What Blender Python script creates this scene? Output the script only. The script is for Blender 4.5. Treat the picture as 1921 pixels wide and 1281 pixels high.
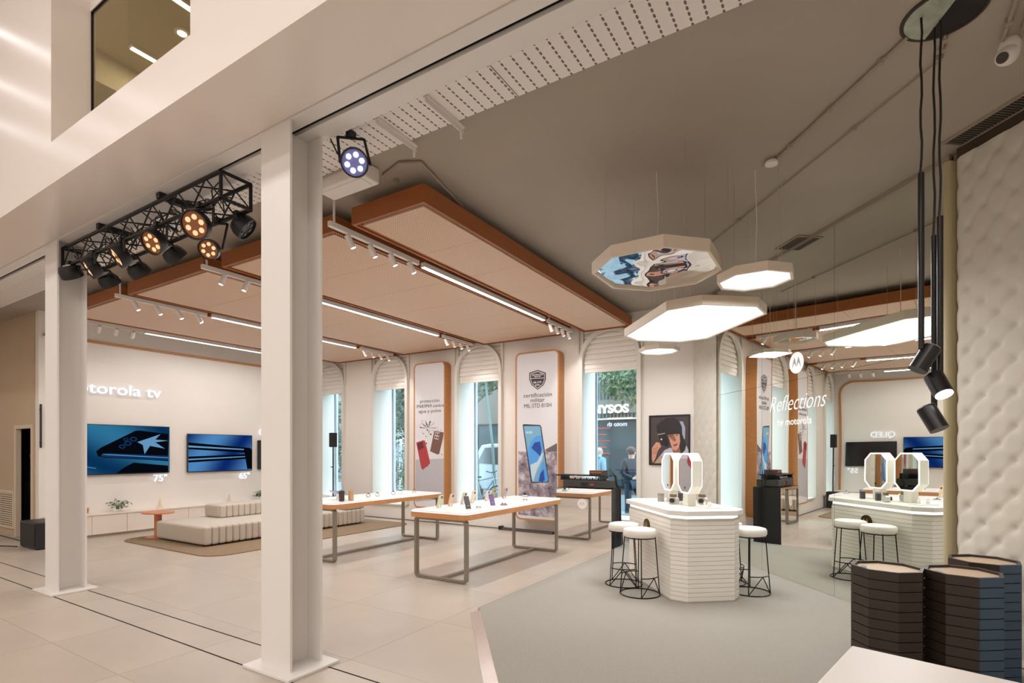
import bpy, bmesh, math, random
from mathutils import Vector, Matrix

random.seed(7)
for o in list(bpy.data.objects):
    bpy.data.objects.remove(o, do_unlink=True)
scene = bpy.context.scene
COL = scene.collection
PI = math.pi

# ------------------------------------------------------------------ camera
FPX, HORIZON, CXP, CAMH = 998.0, 846.0, 960.5, 1.6
YAW = math.atan((1577 - CXP) / FPX)
cam_data = bpy.data.cameras.new('camera')
cam = bpy.data.objects.new('camera', cam_data)
COL.objects.link(cam)
cam.location = (0, 0, CAMH)
cam.rotation_euler = (PI / 2, 0, YAW)
cam_data.sensor_fit = 'HORIZONTAL'
cam_data.sensor_width = 36.0
cam_data.lens = 36.0 * FPX / 1921.0
cam_data.shift_y = (HORIZON - 640.5) / 1921.0
cam_data.clip_start = 0.05
scene.camera = cam

# ------------------------------------------------------------------ world, exposure
world = bpy.data.worlds.new('world')
scene.world = world
world.use_nodes = True
wn = world.node_tree
wn.nodes['Background'].inputs['Color'].default_value = (0.66, 0.83, 1.0, 1)
wn.nodes['Background'].inputs['Strength'].default_value = 17.0
vs = scene.view_settings
vs.view_transform = 'Standard'
vs.look = 'None'
vs.exposure = -0.46
vs.gamma = 1.0
vs.use_curve_mapping = False


def area(name, loc, rot, sx, sy, power, col=(1, 0.93, 0.86), spread=PI):
    d = bpy.data.lights.new(name, 'AREA')
    d.shape = 'RECTANGLE'
    d.size, d.size_y, d.energy, d.color, d.spread = sx, sy, power, col, spread
    o = bpy.data.objects.new(name, d)
    COL.objects.link(o)
    o.location, o.rotation_euler = loc, rot
    return o


# the bright hall in front of the shop: area lights added high above the camera, out of view
HALL_WARM = (1.0, 0.962, 0.945)
for i, (hx, hy) in enumerate(((-9.5, -2.6), (-4.0, -2.6), (1.5, -2.6), (-7.0, -5.2), (-1.0, -5.2))):
    area('hall_fill_light', (hx, hy, 7.35), (0, 0, 0), 3.6, 0.9, 180, HALL_WARM)

# ------------------------------------------------------------------ helpers
F = Vector((-math.sin(YAW), math.cos(YAW), 0))
R = Vector((math.cos(YAW), math.sin(YAW), 0))


def ray(px, py):
    return F + R * ((px - CXP) / FPX) + Vector((0, 0, (HORIZON - py) / FPX))


def at_y(px, py, Y):
    r = ray(px, py)
    return Vector((0, 0, CAMH)) + r * (Y / r.y)


def at_x(px, py, X):
    r = ray(px, py)
    return Vector((0, 0, CAMH)) + r * (X / r.x)


def at_z(px, py, z):
    r = ray(px, py)
    return Vector((0, 0, CAMH)) + r * ((z - CAMH) / r.z)


# the diagonal wall: along E (towards the camera), out of the room along N
E2 = Vector((0.634, -0.773, 0)).normalized()
N2 = Vector((0.773, 0.634, 0)).normalized()
CORNER = Vector((-2.1, 9.25, 0))
EROT = math.atan2(E2.y, E2.x)


def mw(s, n=0.0, z=0.0):
    p = CORNER + E2 * s + N2 * n
    return Vector((p.x, p.y, z))


def lin(c):
    c = c / 255.0
    return c / 12.92 if c <= 0.04045 else ((c + 0.055) / 1.055) ** 2.4


def rgb(r, g, b):
    return (lin(r), lin(g), lin(b), 1.0)


MATS = {}


def nd(nt, typ, **kw):
    n = nt.nodes.new(typ)
    for k, v in kw.items():
        setattr(n, k, v)
    return n


def mat(name, col, rough=0.5, metal=0.0, spec=0.5, noise=None, bump=None, emit=None, estr=0.0,
        stretch=None, coat=0.0, rand=0.0, sheen=0.0):
    """noise=(scale, amount): soft tone variation; bump=(scale, strength)"""
    if name in MATS:
        return MATS[name]
    m = bpy.data.materials.new(name)
    m.use_nodes = True
    nt = m.node_tree
    b = nt.nodes['Principled BSDF']
    b.inputs['Base Color'].default_value = col
    b.inputs['Roughness'].default_value = rough
    b.inputs['Metallic'].default_value = metal
    b.inputs['Specular IOR Level'].default_value = spec
    b.inputs['Coat Weight'].default_value = coat
    if sheen:
        b.inputs['Sheen Weight'].default_value = sheen
    if emit:
        b.inputs['Emission Color'].default_value = emit
        b.inputs['Emission Strength'].default_value = estr
    vec = None
    if noise or bump:
        tc = nd(nt, 'ShaderNodeTexCoord')
        mp = nd(nt, 'ShaderNodeMapping')
        if stretch:
            mp.inputs['Scale'].default_value = stretch
        nt.links.new(tc.outputs['Object'], mp.inputs['Vector'])
        vec = mp.outputs['Vector']
    last = None
    if noise:
        n = nd(nt, 'ShaderNodeTexNoise')
        n.inputs['Scale'].default_value = noise[0]
        n.inputs['Detail'].default_value = 5
        nt.links.new(vec, n.inputs['Vector'])
        mr = nd(nt, 'ShaderNodeMapRange')
        mr.inputs['From Min'].default_value = 0.3
        mr.inputs['From Max'].default_value = 0.7
        mr.inputs['To Min'].default_value = 1 - noise[1]
        mr.inputs['To Max'].default_value = 1 + noise[1]
        nt.links.new(n.outputs['Fac'], mr.inputs['Value'])
        last = mr.outputs['Result']
    if rand:
        oi = nd(nt, 'ShaderNodeObjectInfo')
        mr2 = nd(nt, 'ShaderNodeMapRange')
        mr2.inputs['To Min'].default_value = 1 - rand
        mr2.inputs['To Max'].default_value = 1 + rand
        nt.links.new(oi.outputs['Random'], mr2.inputs['Value'])
        if last is not None:
            mu = nd(nt, 'ShaderNodeMath', operation='MULTIPLY')
            nt.links.new(last, mu.inputs[0])
            nt.links.new(mr2.outputs['Result'], mu.inputs[1])
            last = mu.outputs[0]
        else:
            last = mr2.outputs['Result']
    if last is not None:
        vm = nd(nt, 'ShaderNodeVectorMath', operation='SCALE')
        vm.inputs[0].default_value = col[:3]
        nt.links.new(last, vm.inputs['Scale'])
        nt.links.new(vm.outputs['Vector'], b.inputs['Base Color'])
    if bump:
        n2 = nd(nt, 'ShaderNodeTexNoise')
        n2.inputs['Scale'].default_value = bump[0]
        n2.inputs['Detail'].default_value = 3
        nt.links.new(vec, n2.inputs['Vector'])
        bp = nd(nt, 'ShaderNodeBump')
        bp.inputs['Strength'].default_value = bump[1]
        bp.inputs['Distance'].default_value = 0.01
        nt.links.new(n2.outputs['Fac'], bp.inputs['Height'])
        nt.links.new(bp.outputs['Normal'], b.inputs['Normal'])
    MATS[name] = m
    return m


def emat(name, col, strength):
    if name in MATS:
        return MATS[name]
    m = bpy.data.materials.new(name)
    m.use_nodes = True
    nt = m.node_tree
    nt.nodes.remove(nt.nodes['Principled BSDF'])
    e = nd(nt, 'ShaderNodeEmission')
    e.inputs['Color'].default_value = col
    e.inputs['Strength'].default_value = strength
    nt.links.new(e.outputs[0], nt.nodes['Material Output'].inputs[0])
    MATS[name] = m
    return m


def perforated(name, col, hole, pitch, radius, axes='XY', slot=1.0, rough=0.5, rand=0.0):
    """rows of small dark holes in a board, in object space"""
    m = bpy.data.materials.new(name)
    m.use_nodes = True
    nt = m.node_tree
    b = nt.nodes['Principled BSDF']
    b.inputs['Roughness'].default_value = rough
    tc = nd(nt, 'ShaderNodeTexCoord')
    sx = nd(nt, 'ShaderNodeSeparateXYZ')
    nt.links.new(tc.outputs['Object'], sx.inputs[0])
    ds = []
    for i, a in enumerate(axes):
        d = nd(nt, 'ShaderNodeMath', operation='DIVIDE')
        d.inputs[1].default_value = pitch[i]
        nt.links.new(sx.outputs[a], d.inputs[0])
        f = nd(nt, 'ShaderNodeMath', operation='FRACT')
        nt.links.new(d.outputs[0], f.inputs[0])
        s = nd(nt, 'ShaderNodeMath', operation='SUBTRACT')
        s.inputs[1].default_value = 0.5
        nt.links.new(f.outputs[0], s.inputs[0])
        k = nd(nt, 'ShaderNodeMath', operation='MULTIPLY')
        k.inputs[1].default_value = pitch[i] * (1.0 if i else 1.0 / slot)
        nt.links.new(s.outputs[0], k.inputs[0])
        p = nd(nt, 'ShaderNodeMath', operation='POWER')
        p.inputs[1].default_value = 2
        ab = nd(nt, 'ShaderNodeMath', operation='ABSOLUTE')
        nt.links.new(k.outputs[0], ab.inputs[0])
        nt.links.new(ab.outputs[0], p.inputs[0])
        ds.append(p)
    ad = nd(nt, 'ShaderNodeMath', operation='ADD')
    nt.links.new(ds[0].outputs[0], ad.inputs[0])
    nt.links.new(ds[1].outputs[0], ad.inputs[1])
    lt = nd(nt, 'ShaderNodeMath', operation='LESS_THAN')
    lt.inputs[1].default_value = radius * radius
    nt.links.new(ad.outputs[0], lt.inputs[0])
    mx = nd(nt, 'ShaderNodeMix', data_type='RGBA')
    mx.inputs['A'].default_value = col
    mx.inputs['B'].default_value = hole
    nt.links.new(lt.outputs[0], mx.inputs['Factor'])
    nt.links.new(mx.outputs['Result'], b.inputs['Base Color'])
    return m


WHITE = mat('white_paint', rgb(236, 228, 220), 0.55)
WALLW = mat('warm_white_wall', rgb(236, 228, 219), 0.6, noise=(1.5, 0.015))
GLOSSW = mat('glossy_white_wall', rgb(238, 227, 219), 0.22, noise=(0.8, 0.01))
STEELW = mat('white_steel', rgb(232, 226, 220), 0.4, spec=0.4)
CEILG = mat('grey_ceiling_paint', rgb(170, 158, 144), 0.75, noise=(1.2, 0.04))
TANW = mat('tan_wall', rgb(196, 172, 142), 0.7, noise=(1.5, 0.03))
TILE = mat('beige_tile', rgb(192, 178, 163), 0.33, noise=(1.3, 0.07), rand=0.022, spec=0.45)
GROUT = mat('tile_grout', rgb(164, 153, 141), 0.8)
DARKGAP = mat('dark_steel_and_shade', rgb(24, 22, 21), 0.7, spec=0.2)
BLACK = mat('black_paint', rgb(24, 23, 24), 0.45)
BLACKG = mat('black_gloss', rgb(20, 19, 20), 0.2)
BLACKM = mat('black_metal', rgb(26, 25, 28), 0.35, metal=0.4)
WOODDK = mat('oak_fascia', rgb(160, 92, 44), 0.45, noise=(6, 0.12), stretch=(0.4, 0.4, 9))
WOOD = mat('honey_oak', rgb(190, 130, 76), 0.42, noise=(7, 0.10), stretch=(1, 1, 8))
WOODT = mat('oak_table_edge', rgb(206, 146, 94), 0.4, noise=(6, 0.09), stretch=(1, 1, 10))
WPERF = perforated('perforated_oak', rgb(236, 204, 176), rgb(150, 98, 68), (0.026, 0.026), 0.0075)
WHPERF = perforated('perforated_white_board', rgb(240, 232, 226), rgb(110, 100, 94), (0.044, 0.085), 0.0075, axes='YX', slot=2.2)
ALU = mat('anodised_bronze_grey', rgb(150, 142, 128), 0.38, metal=0.55)
CHROME = mat('polished_metal', rgb(232, 222, 214), 0.26, metal=0.8, bump=(3.5, 0.12))
LEDW = emat('white_led', (1.0, 0.97, 0.98, 1), 9.0)
LEDBLUE = emat('cool_led', (0.86, 0.90, 1.0, 1), 4.5)
CREAM = mat('cream_upholstery', rgb(206, 197, 183), 0.8, noise=(3, 0.03), sheen=0.3)
CREAMP = mat('cream_piping', rgb(182, 168, 132), 0.6)
CARPET = mat('grey_carpet', rgb(163, 157, 147), 0.95, noise=(90, 0.07), bump=(220, 0.25), spec=0.1)
RUG = mat('brown_rug', rgb(146, 124, 100), 0.95, noise=(60, 0.08), spec=0.1)
GREYSTEEL = mat('galvanised_steel', rgb(190, 184, 176), 0.4, metal=0.6)

# mirrors: bright silver with a very slight wave
def mirror_mat(name, col, wave):
    m = bpy.data.materials.new(name)
    m.use_nodes = True
    nt = m.node_tree
    b = nt.nodes['Principled BSDF']
    b.inputs['Base Color'].default_value = col
    b.inputs['Metallic'].default_value = 1.0
    b.inputs['Roughness'].default_value = 0.0
    if wave:
        tc = nd(nt, 'ShaderNodeTexCoord')
        n = nd(nt, 'ShaderNodeTexNoise')
        n.inputs['Scale'].default_value = wave[0]
        n.inputs['Detail'].default_value = 0
        bp = nd(nt, 'ShaderNodeBump')
        bp.inputs['Strength'].default_value = wave[1]
        bp.inputs['Distance'].default_value = wave[2]
        nt.links.new(tc.outputs['Object'], n.inputs['Vector'])
        nt.links.new(n.outputs['Fac'], bp.inputs['Height'])
        nt.links.new(bp.outputs['Normal'], b.inputs['Normal'])
    return m


MIRROR = mirror_mat('silver_mirror', (0.86, 0.88, 0.83, 1), (0.9, 0.25, 0.012))
MIRRORF = mirror_mat('foil_mirror', (0.85, 0.86, 0.88, 1), (5.0, 0.5, 0.02))
MIRRORP = mirror_mat('plain_mirror', (0.88, 0.88, 0.87, 1), None)


def glass_mat(name, tint, refl):
    m = bpy.data.materials.new(name)
    m.use_nodes = True
    nt = m.node_tree
    nt.nodes.remove(nt.nodes['Principled BSDF'])
    t = nd(nt, 'ShaderNodeBsdfTransparent')
    t.inputs[0].default_value = tint
    g = nd(nt, 'ShaderNodeBsdfGlossy')
    g.inputs['Roughness'].default_value = 0.0
    mx = nd(nt, 'ShaderNodeMixShader')
    mx.inputs[0].default_value = refl
    nt.links.new(t.outputs[0], mx.inputs[1])
    nt.links.new(g.outputs[0], mx.inputs[2])
    nt.links.new(mx.outputs[0], nt.nodes['Material Output'].inputs[0])
    return m


GLASS = glass_mat('window_glass', (0.86, 0.93, 0.93, 1), 0.09)
GLASSB = glass_mat('bronze_glass', (0.80, 0.74, 0.62, 1), 0.12)


class MB:
    """collects simple solids into one mesh"""

    def __init__(self):
        self.v, self.f = [], []

    def add(self, vs_, fs_, M=None):
        k = len(self.v)
        for p in vs_:
            p = Vector(p)
            self.v.append(M @ p if M else p)
        self.f += [tuple(i + k for i in f) for f in fs_]
        return self

    def box(self, x0, x1, y0, y1, z0, z1, M=None):
        vs_ = [(x0, y0, z0), (x1, y0, z0), (x1, y1, z0), (x0, y1, z0), (x0, y0, z1), (x1, y0, z1), (x1, y1, z1), (x0, y1, z1)]
        return self.add(vs_, [(3, 2, 1, 0), (4, 5, 6, 7), (0, 1, 5, 4), (1, 2, 6, 5), (2, 3, 7, 6), (3, 0, 4, 7)], M)

    def prism(self, poly, z0, z1, M=None, top=None):
        n = len(poly)
        top = top or poly
        vs_ = [(p[0], p[1], z0) for p in poly] + [(p[0], p[1], z1) for p in top]
        fs_ = [tuple(reversed(range(n))), tuple(range(n, 2 * n))]
        fs_ += [(i, (i + 1) % n, n + (i + 1) % n, n + i) for i in range(n)]
        return self.add(vs_, fs_, M)

    def ring(self, outer, inner, z0, z1, M=None):
        n = len(outer)
        vs_ = [(p[0], p[1], z0) for p in outer] + [(p[0], p[1], z1) for p in outer]
        vs_ += [(p[0], p[1], z0) for p in inner] + [(p[0], p[1], z1) for p in inner]
        fs_ = []
        for i in range(n):
            j = (i + 1) % n
            fs_ += [(i, j, n + j, n + i), (2 * n + j, 2 * n + i, 3 * n + i, 3 * n + j),
                    (n + i, n + j, 3 * n + j, 3 * n + i), (j, i, 2 * n + i, 2 * n + j)]
        return self.add(vs_, fs_, M)

    def tube(self, pts, r, n=8, closed=False, M=None, cap=True):
        pts = [Vector(p) for p in pts]
        m = len(pts)
        vs_, fs_ = [], []
        up0 = None
        for i, p in enumerate(pts):
            a = pts[(i - 1) % m] if (closed or i) else p
            b = pts[(i + 1) % m] if (closed or i < m - 1) else p
            t = (b - a).normalized()
            if up0 is None:
                up0 = Vector((0, 0, 1)) if abs(t.z) < 0.9 else Vector((1, 0, 0))
            u = (up0 - t * up0.dot(t))
            if u.length < 1e-4:
                u = Vector((0, 1, 0)) - t * t.y
            u.normalize()
            up0 = u
            w = t.cross(u)
            rr = r[i] if isinstance(r, (list, tuple)) else r
            for k in range(n):
                an = 2 * PI * k / n
                vs_.append(p + u * (math.cos(an) * rr) + w * (math.sin(an) * rr))
        segs = m if closed else m - 1
        for i in range(segs):
            j = (i + 1) % m
            for k in range(n):
                l = (k + 1) % n
                fs_.append((i * n + k, i * n + l, j * n + l, j * n + k))
        if cap and not closed:
            fs_.append(tuple(reversed(range(n))))
            fs_.append(tuple((m - 1) * n + k for k in range(n)))
        return self.add(vs_, fs_, M)

    def lathe(self, prof, n=24, M=None):
        """prof: (radius, z) from bottom to top, around local z"""
        m = len(prof)
        vs_ = [(r * math.cos(2 * PI * k / n), r * math.sin(2 * PI * k / n), z) for r, z in prof for k in range(n)]
        fs_ = [(i * n + k, i * n + (k + 1) % n, (i + 1) * n + (k + 1) % n, (i + 1) * n + k) for i in range(m - 1) for k in range(n)]
        fs_.append(tuple(reversed(range(n))))
        fs_.append(tuple((m - 1) * n + k for k in range(n)))
        return self.add(vs_, fs_, M)

    def build(self, name, material, parent=None, world=True, smooth=False, bevel=0.0, seg=2):
        off = Vector((0, 0, 0))
        if parent is not None and world:
            r = parent
            while r.parent is not None:
                r = r.parent
            off = r.location
        me = bpy.data.meshes.new(name)
        me.from_pydata([tuple(p - off) for p in self.v], [], self.f)
        me.validate()
        bm = bmesh.new()
        bm.from_mesh(me)
        bmesh.ops.recalc_face_normals(bm, faces=bm.faces)
        bm.to_mesh(me)
        bm.free()
        if smooth:
            for p in me.polygons:
                p.use_smooth = True
        me.materials.append(material)
        o = bpy.data.objects.new(name, me)
        COL.objects.link(o)
        if parent is not None:
            o.parent = parent
        if bevel:
            md = o.modifiers.new('bevel', 'BEVEL')
            md.width, md.segments, md.limit_method = bevel, seg, 'ANGLE'
            md.angle_limit = math.radians(40)
        if smooth:
            try:
                me.set_sharp_from_angle(angle=math.radians(42))
            except Exception:
                pass
        return o


def tag(o, label=None, cat=None, group=None, kind=None):
    if label:
        o['label'] = label
    if cat:
        o['category'] = cat
    if group:
        o['group'] = group
    if kind:
        o['kind'] = kind
    return o


def thing(name, label, cat, loc=(0, 0, 0), rotz=0.0, group=None, kind=None):
    o = bpy.data.objects.new(name, None)
    o.empty_display_size = 0.1
    COL.objects.link(o)
    o.location = loc
    o.rotation_euler = (0, 0, rotz)
    tag(o, label, cat, group, kind)
    return o


def copy_tree(src, parent=None):
    c = src.copy()
    COL.objects.link(c)
    c.parent = parent
    for ch in src.children:
        copy_tree(ch, c)
    return c


def dup(root, loc, rotz, label, group=None):
    c = copy_tree(root)
    c.location = loc
    c.rotation_euler = (0, 0, rotz)
    c['label'] = label
    if group:
        c['group'] = group
    return c


def aim(d, roll=0.0, loc=(0, 0, 0)):
    """matrix whose local +z points along d"""
    d = Vector(d).normalized()
    q = d.to_track_quat('Z', 'Y')
    return Matrix.Translation(Vector(loc)) @ q.to_matrix().to_4x4() @ Matrix.Rotation(roll, 4, 'Z')


def octa(l, w, c):
    a, b = l / 2, w / 2
    return [(-a + c, -b), (a - c, -b), (a, -b + c), (a, b - c), (a - c, b), (-a + c, b), (-a, b - c), (-a, -b + c)]


def rrect(x0, x1, y0, y1, r, n=6):
    pts = []
    for cx_, cy_, a0 in ((x1 - r, y1 - r, 0), (x0 + r, y1 - r, PI / 2), (x0 + r, y0 + r, PI), (x1 - r, y0 + r, 3 * PI / 2)):
        for k in range(n + 1):
            a = a0 + PI / 2 * k / n
            pts.append((cx_ + r * math.cos(a), cy_ + r * math.sin(a)))
    return pts


def text_mb(body, size, depth=0.002, bold=0.0, align='CENTER', shear=0.0, space=1.0, width=None):
    """lettering as a solid: local x right, y up, z out; returns list of MB, one per letter"""
    cu = bpy.data.curves.new('lettering', 'FONT')
    cu.body, cu.size, cu.extrude, cu.offset = body, size, depth / 2, bold
    cu.align_x, cu.shear, cu.space_character = align, shear, space
    cu.resolution_u = 3
    ob = bpy.data.objects.new('lettering', cu)
    COL.objects.link(ob)
    dg = bpy.context.evaluated_depsgraph_get()
    me = ob.evaluated_get(dg).to_mesh()
    vs_ = [v.co.copy() for v in me.vertices]
    fs_ = [tuple(p.vertices) for p in me.polygons]
    ob.evaluated_get(dg).to_mesh_clear()
    bpy.data.objects.remove(ob, do_unlink=True)
    bpy.data.curves.remove(cu)
    if width:
        xs = [v.x for v in vs_]
        k = width / (max(xs) - min(xs))
        for v in vs_:
            v.x *= k
    par = list(range(len(vs_)))

    def find(a):
        while par[a] != a:
            par[a] = par[par[a]]
            a = par[a]
        return a
    for f in fs_:
        for i in f[1:]:
            par[find(i)] = find(f[0])
    isl = {}
    for i, v in enumerate(vs_):
        isl.setdefault(find(i), []).append(i)
    groups = []
    for idx in sorted(isl.values(), key=lambda l: min(vs_[i].x for i in l)):
        lo, hi = min(vs_[i].x for i in idx), max(vs_[i].x for i in idx)
        if groups and lo < groups[-1][1] - 0.25 * min(hi - lo, groups[-1][1] - groups[-1][0]):
            groups[-1][2].extend(idx)
            groups[-1][1] = max(groups[-1][1], hi)
        else:
            groups.append([lo, hi, list(idx)])
    out = []
    for lo, hi, idx in groups:
        s = {i: k for k, i in enumerate(idx)}
        m = MB()
        m.v = [vs_[i] for i in idx]
        m.f = [tuple(s[i] for i in f) for f in fs_ if f[0] in s]
        out.append(m)
    return out


def placed(m, M):
    q = MB()
    q.add(m.v, m.f, M)
    return q


def frame_m(o, x, y):
    """matrix from origin and unit x / y axes"""
    x, y = Vector(x).normalized(), Vector(y).normalized()
    z = x.cross(y)
    M = Matrix((x, y, z)).transposed().to_4x4()
    return Matrix.Translation(Vector(o)) @ M


def spot(loc, target, power, angle=70, col=(1, 0.955, 0.925), r=0.03, blend=0.6, name='spot_lamp_light'):
    d = bpy.data.lights.new(name, 'SPOT')
    d.energy, d.spot_size, d.spot_blend, d.color, d.shadow_soft_size = power, math.radians(angle), blend, col, r
    o = bpy.data.objects.new(name, d)
    COL.objects.link(o)
    o.location = loc
    o.rotation_euler = (Vector(target) - Vector(loc)).to_track_quat('-Z', 'Y').to_euler()
    return o


def logo_m(r, depth=0.004):
    """round badge ring with a two-peaked M cut as batwings: returns (disc, wings) in local xy, z out"""
    disc = MB().prism([(r * math.cos(2 * PI * k / 40), r * math.sin(2 * PI * k / 40)) for k in range(40)], 0, depth)
    w = MB()
    for s in (-1, 1):
        P = [(0.02, -0.02), (0.05, -0.30), (0.14, -0.05), (0.30, 0.50), (0.48, 0.02), (0.60, -0.50), (0.53, -0.50), (0.44, -0.30),
             (0.30, -0.16), (0.18, -0.26), (0.10, -0.48), (0.05, -0.50)]
        P = [(0.06, -0.46), (0.04, -0.12), (0.16, 0.26), (0.28, 0.54), (0.42, 0.26), (0.56, -0.14), (0.62, -0.52),
             (0.50, -0.30), (0.40, -0.10), (0.29, -0.02), (0.19, -0.12), (0.11, -0.34)]
        P = [(s * x * r, y * r) for x, y in P]
        if s < 0:
            P = P[::-1]
        # fan pieces so the concave shape stays valid
        w.prism(P, depth, depth * 1.8)
    return disc, w

# ================================================================== THE SETTING
CEIL = 4.09
YW = 9.25          # window wall
XT = -12.05        # television wall

fl = MB().box(-17, 6.5, -7, YW + 0.6, -0.2, -0.008).build('floor', GROUT)
tag(fl, 'beige large format tile floor running from the hall into the shop', kind='structure')
# tiles, one shared mesh
TX, TY = 1.2, 1.064
tile_me = None
ntile = 0
for iy in range(-2, 9):
    for ix in range(-14, 5):
        x0 = -6.8 + (ix + 8) * TX - 0.0
        y0 = 3.887 + (iy - 3) * TY
        if y0 < -2.2 or y0 > YW - 0.1:
            continue
        x1, y1 = x0 + TX, min(y0 + TY, YW)
        # cut out tiles that fall wholly outside the view of the photo or under the carpet
        cx_, cy_ = (x0 + x1) / 2, (y0 + y1) / 2
        if cx_ > -1.3 and cy_ > 3.9 and cx_ * 0.634 - cy_ * 0.773 < 99:
            continue
        if cx_ < XT - 0.6 and cy_ > 3.9:
            continue
        if y1 - y0 < TY - 0.01:
            o = MB().box(0, TX - 0.003, 0, y1 - y0 - 0.003, -0.008, 0).build('floor_tile', TILE)
        elif tile_me is None:
            o = MB().box(0, TX - 0.003, 0, TY - 0.003, -0.008, 0).build('floor_tile', TILE)
            tile_me = o.data
        else:
            o = bpy.data.objects.new('floor_tile', tile_me)
            COL.objects.link(o)
        o.location = (x0, y0, 0)
        o.parent = fl
        ntile += 1
for i, y in enumerate((2.325, 2.64)):
    t = MB().box(-15, 3, y - 0.006, y + 0.006, -0.004, 0.0015).build('trim_%d' % (i + 1), DARKGAP)
    tag(t, kind='structure')

# ceiling of the shop
c = MB().box(-14.5, 6.5, 3.15, YW + 0.75, CEIL, CEIL + 0.12).build('ceiling', CEILG)
tag(c, 'warm grey painted shop ceiling', kind='structure')
# beam soffit above the columns, in two boards with a thin step between
s = MB()
s.box(-17, 6.5, 2.388, 2.500, 3.962, 4.2)
s.box(-17, 6.5, 2.546, 2.70, 3.962, 4.2)
o = s.build('ceiling_soffit_inner', STEELW)
tag(o, kind='structure')
tag(MB().box(-17, 6.5, 2.5005, 2.5455, 3.990, 4.2).build('trim_3', DARKGAP), kind='structure')
# perforated board between beam and ceiling
for i, (x0, x1) in enumerate(((-15, -11.2), (-11.19, -7.5), (-7.49, -3.8), (-3.79, -1.9), (-1.89, 0.6), (0.61, 3.2))):
    o = MB().box(x0, x1, 2.74, 3.15, 4.05, 4.09).build('ceiling_board', WHPERF)
    tag(o, ['perforated white ceiling board at the far left end of the beam', 'perforated white ceiling board left of the left column',
            'perforated white ceiling board above the stage truss', 'perforated white ceiling board behind the near column with two steel rails',
            'perforated white ceiling board right of the two steel rails', 'perforated white ceiling board at the top right beyond the frame edge'][i],
        'ceiling board', 'perforated boards along the beam')
tag(MB().box(-17, 6.5, 2.70, 3.15, 4.092, 4.3).build('recess_shade_strip', DARKGAP), kind='structure')  # dark colour stands in for the recess shadow beside the boards
# two small steel rails under the perforated board
for i, x in enumerate((-2.43, -2.90)):
    t = thing('ceiling_rail', ['galvanised ceiling rail under the perforated board, right one of two',
                               'galvanised ceiling rail under the perforated board, left one of two'][i], 'rail', (x, 2.80, 4.0), group='ceiling rails')
    MB().box(x - 0.02, x + 0.02, 2.80, 3.23, 4.036, 4.049).build('flange', STEELW, t)
    MB().box(x - 0.003, x + 0.003, 2.80, 3.23, 4.0, 4.036).build('web', STEELW, t)
    MB().box(x - 0.006, x + 0.006, 3.20, 3.212, 3.95, 4.0).build('pin', STEELW, t)

# hall wall above the beam, with the deep window recess
YH = 1.87
w = MB()
RX0, RX1, RZ0, RZ1 = -5.97, -3.65, 4.345, 6.3
w.box(-17, 6.5, YH, 2.385, 3.972, 4.2)
w.box(-17, RX0, YH, YH + 0.06, 4.2, 7.5)
w.box(RX1, 6.5, YH, YH + 0.06, 4.2, 7.5)
w.box(RX0, RX1, YH, YH + 0.06, 4.2, RZ0)
w.box(RX0, RX1, YH, YH + 0.06, RZ1, 7.5)
w.box(RX0 - 0.02, RX0, YH + 0.06, 2.2, RZ0, RZ1)
w.box(RX1, RX1 + 0.02, YH + 0.06, 2.2, RZ0, RZ1)
w.box(RX0, RX1, YH + 0.06, 2.2, RZ0 - 0.02, RZ0)
w.box(RX0, RX1, YH + 0.06, 2.2, RZ1, RZ1 + 0.02)
w.box(RX0, RX1, 2.16, 2.2, 5.71, RZ1)
tag(w.build('wall_front', GLOSSW), 'glossy white wall of the hall above the shop front', kind='structure')
t = thing('window_5', None, None, (RX0, 2.17, RZ0), kind='structure')
MB().box(RX0 + 0.006, RX1 - 0.006, 2.172, 2.18, RZ0 + 0.01, 5.70).build('pane', GLASSB, t)
f_ = MB()
f_.box(RX0 + 0.001, RX0 + 0.007, 2.165, 2.188, RZ0 + 0.002, 5.708)
f_.box(RX0 + 0.008, RX1 - 0.002, 2.165, 2.188, 5.701, 5.708)
f_.build('frame', BLACKM, t)
# the upstairs room behind the recess window
BEIGE = mat('beige_upstairs_wall', rgb(192, 180, 150), 0.7)
u = MB()
u.box(-9.0, -2.4, 5.4, 5.5, 4.3, 6.1)
u.box(-9.1, -9.0, 2.2, 5.5, 4.3, 6.1)
u.box(-2.5, -2.4, 2.2, 5.5, 4.3, 6.1)
u.box(-9.1, -2.4, 2.2, 5.5, 6.1, 6.2)
u.box(-9.1, -2.4, 2.2, 5.5, 4.24, 4.3)
tag(u.build('wall_upstairs', BEIGE), 'beige room behind the upper window', kind='structure')
tag(MB().box(-8.99, -7.1, 2.21, 5.39, 5.75, 6.099).build('ceiling_upstairs', mat('beige_bulkhead', rgb(192, 180, 150), 0.7)), kind='structure')
for i, (x, y0, y1) in enumerate(((-6.69, 2.79, 4.6), (-5.60, 2.5, 4.6))):
    z = 6.099
    t = thing('ceiling_light_bar', ['white light bar on the beige ceiling behind the upper window, left one',
                                    'white light bar on the beige ceiling behind the upper window, right one'][i], 'light', (x, y0, z), group='light bars behind the upper window')
    MB().box(x - 0.035, x + 0.035, y0, y1, z - 0.03, z).build('housing', WHITE, t)
    MB().box(x - 0.03, x + 0.03, y0 + 0.01, y1 - 0.01, z - 0.036, z - 0.03).build('diffuser', LEDW, t)
    area('light_bar_light', (x, (y0 + y1) / 2, z - 0.04), (0, 0, 0), 0.06, y1 - y0, 26, (1, 0.97, 0.92))
t = thing('downlight', 'small round downlight behind the upper window', 'light', (-6.02, 3.0, 6.09))
MB().lathe([(0.075, 0.0), (0.075, 0.014), (0.05, 0.014)], 20, Matrix.Translation((-6.02, 3.0, 6.084))).build('rim', WHITE, t)
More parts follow.
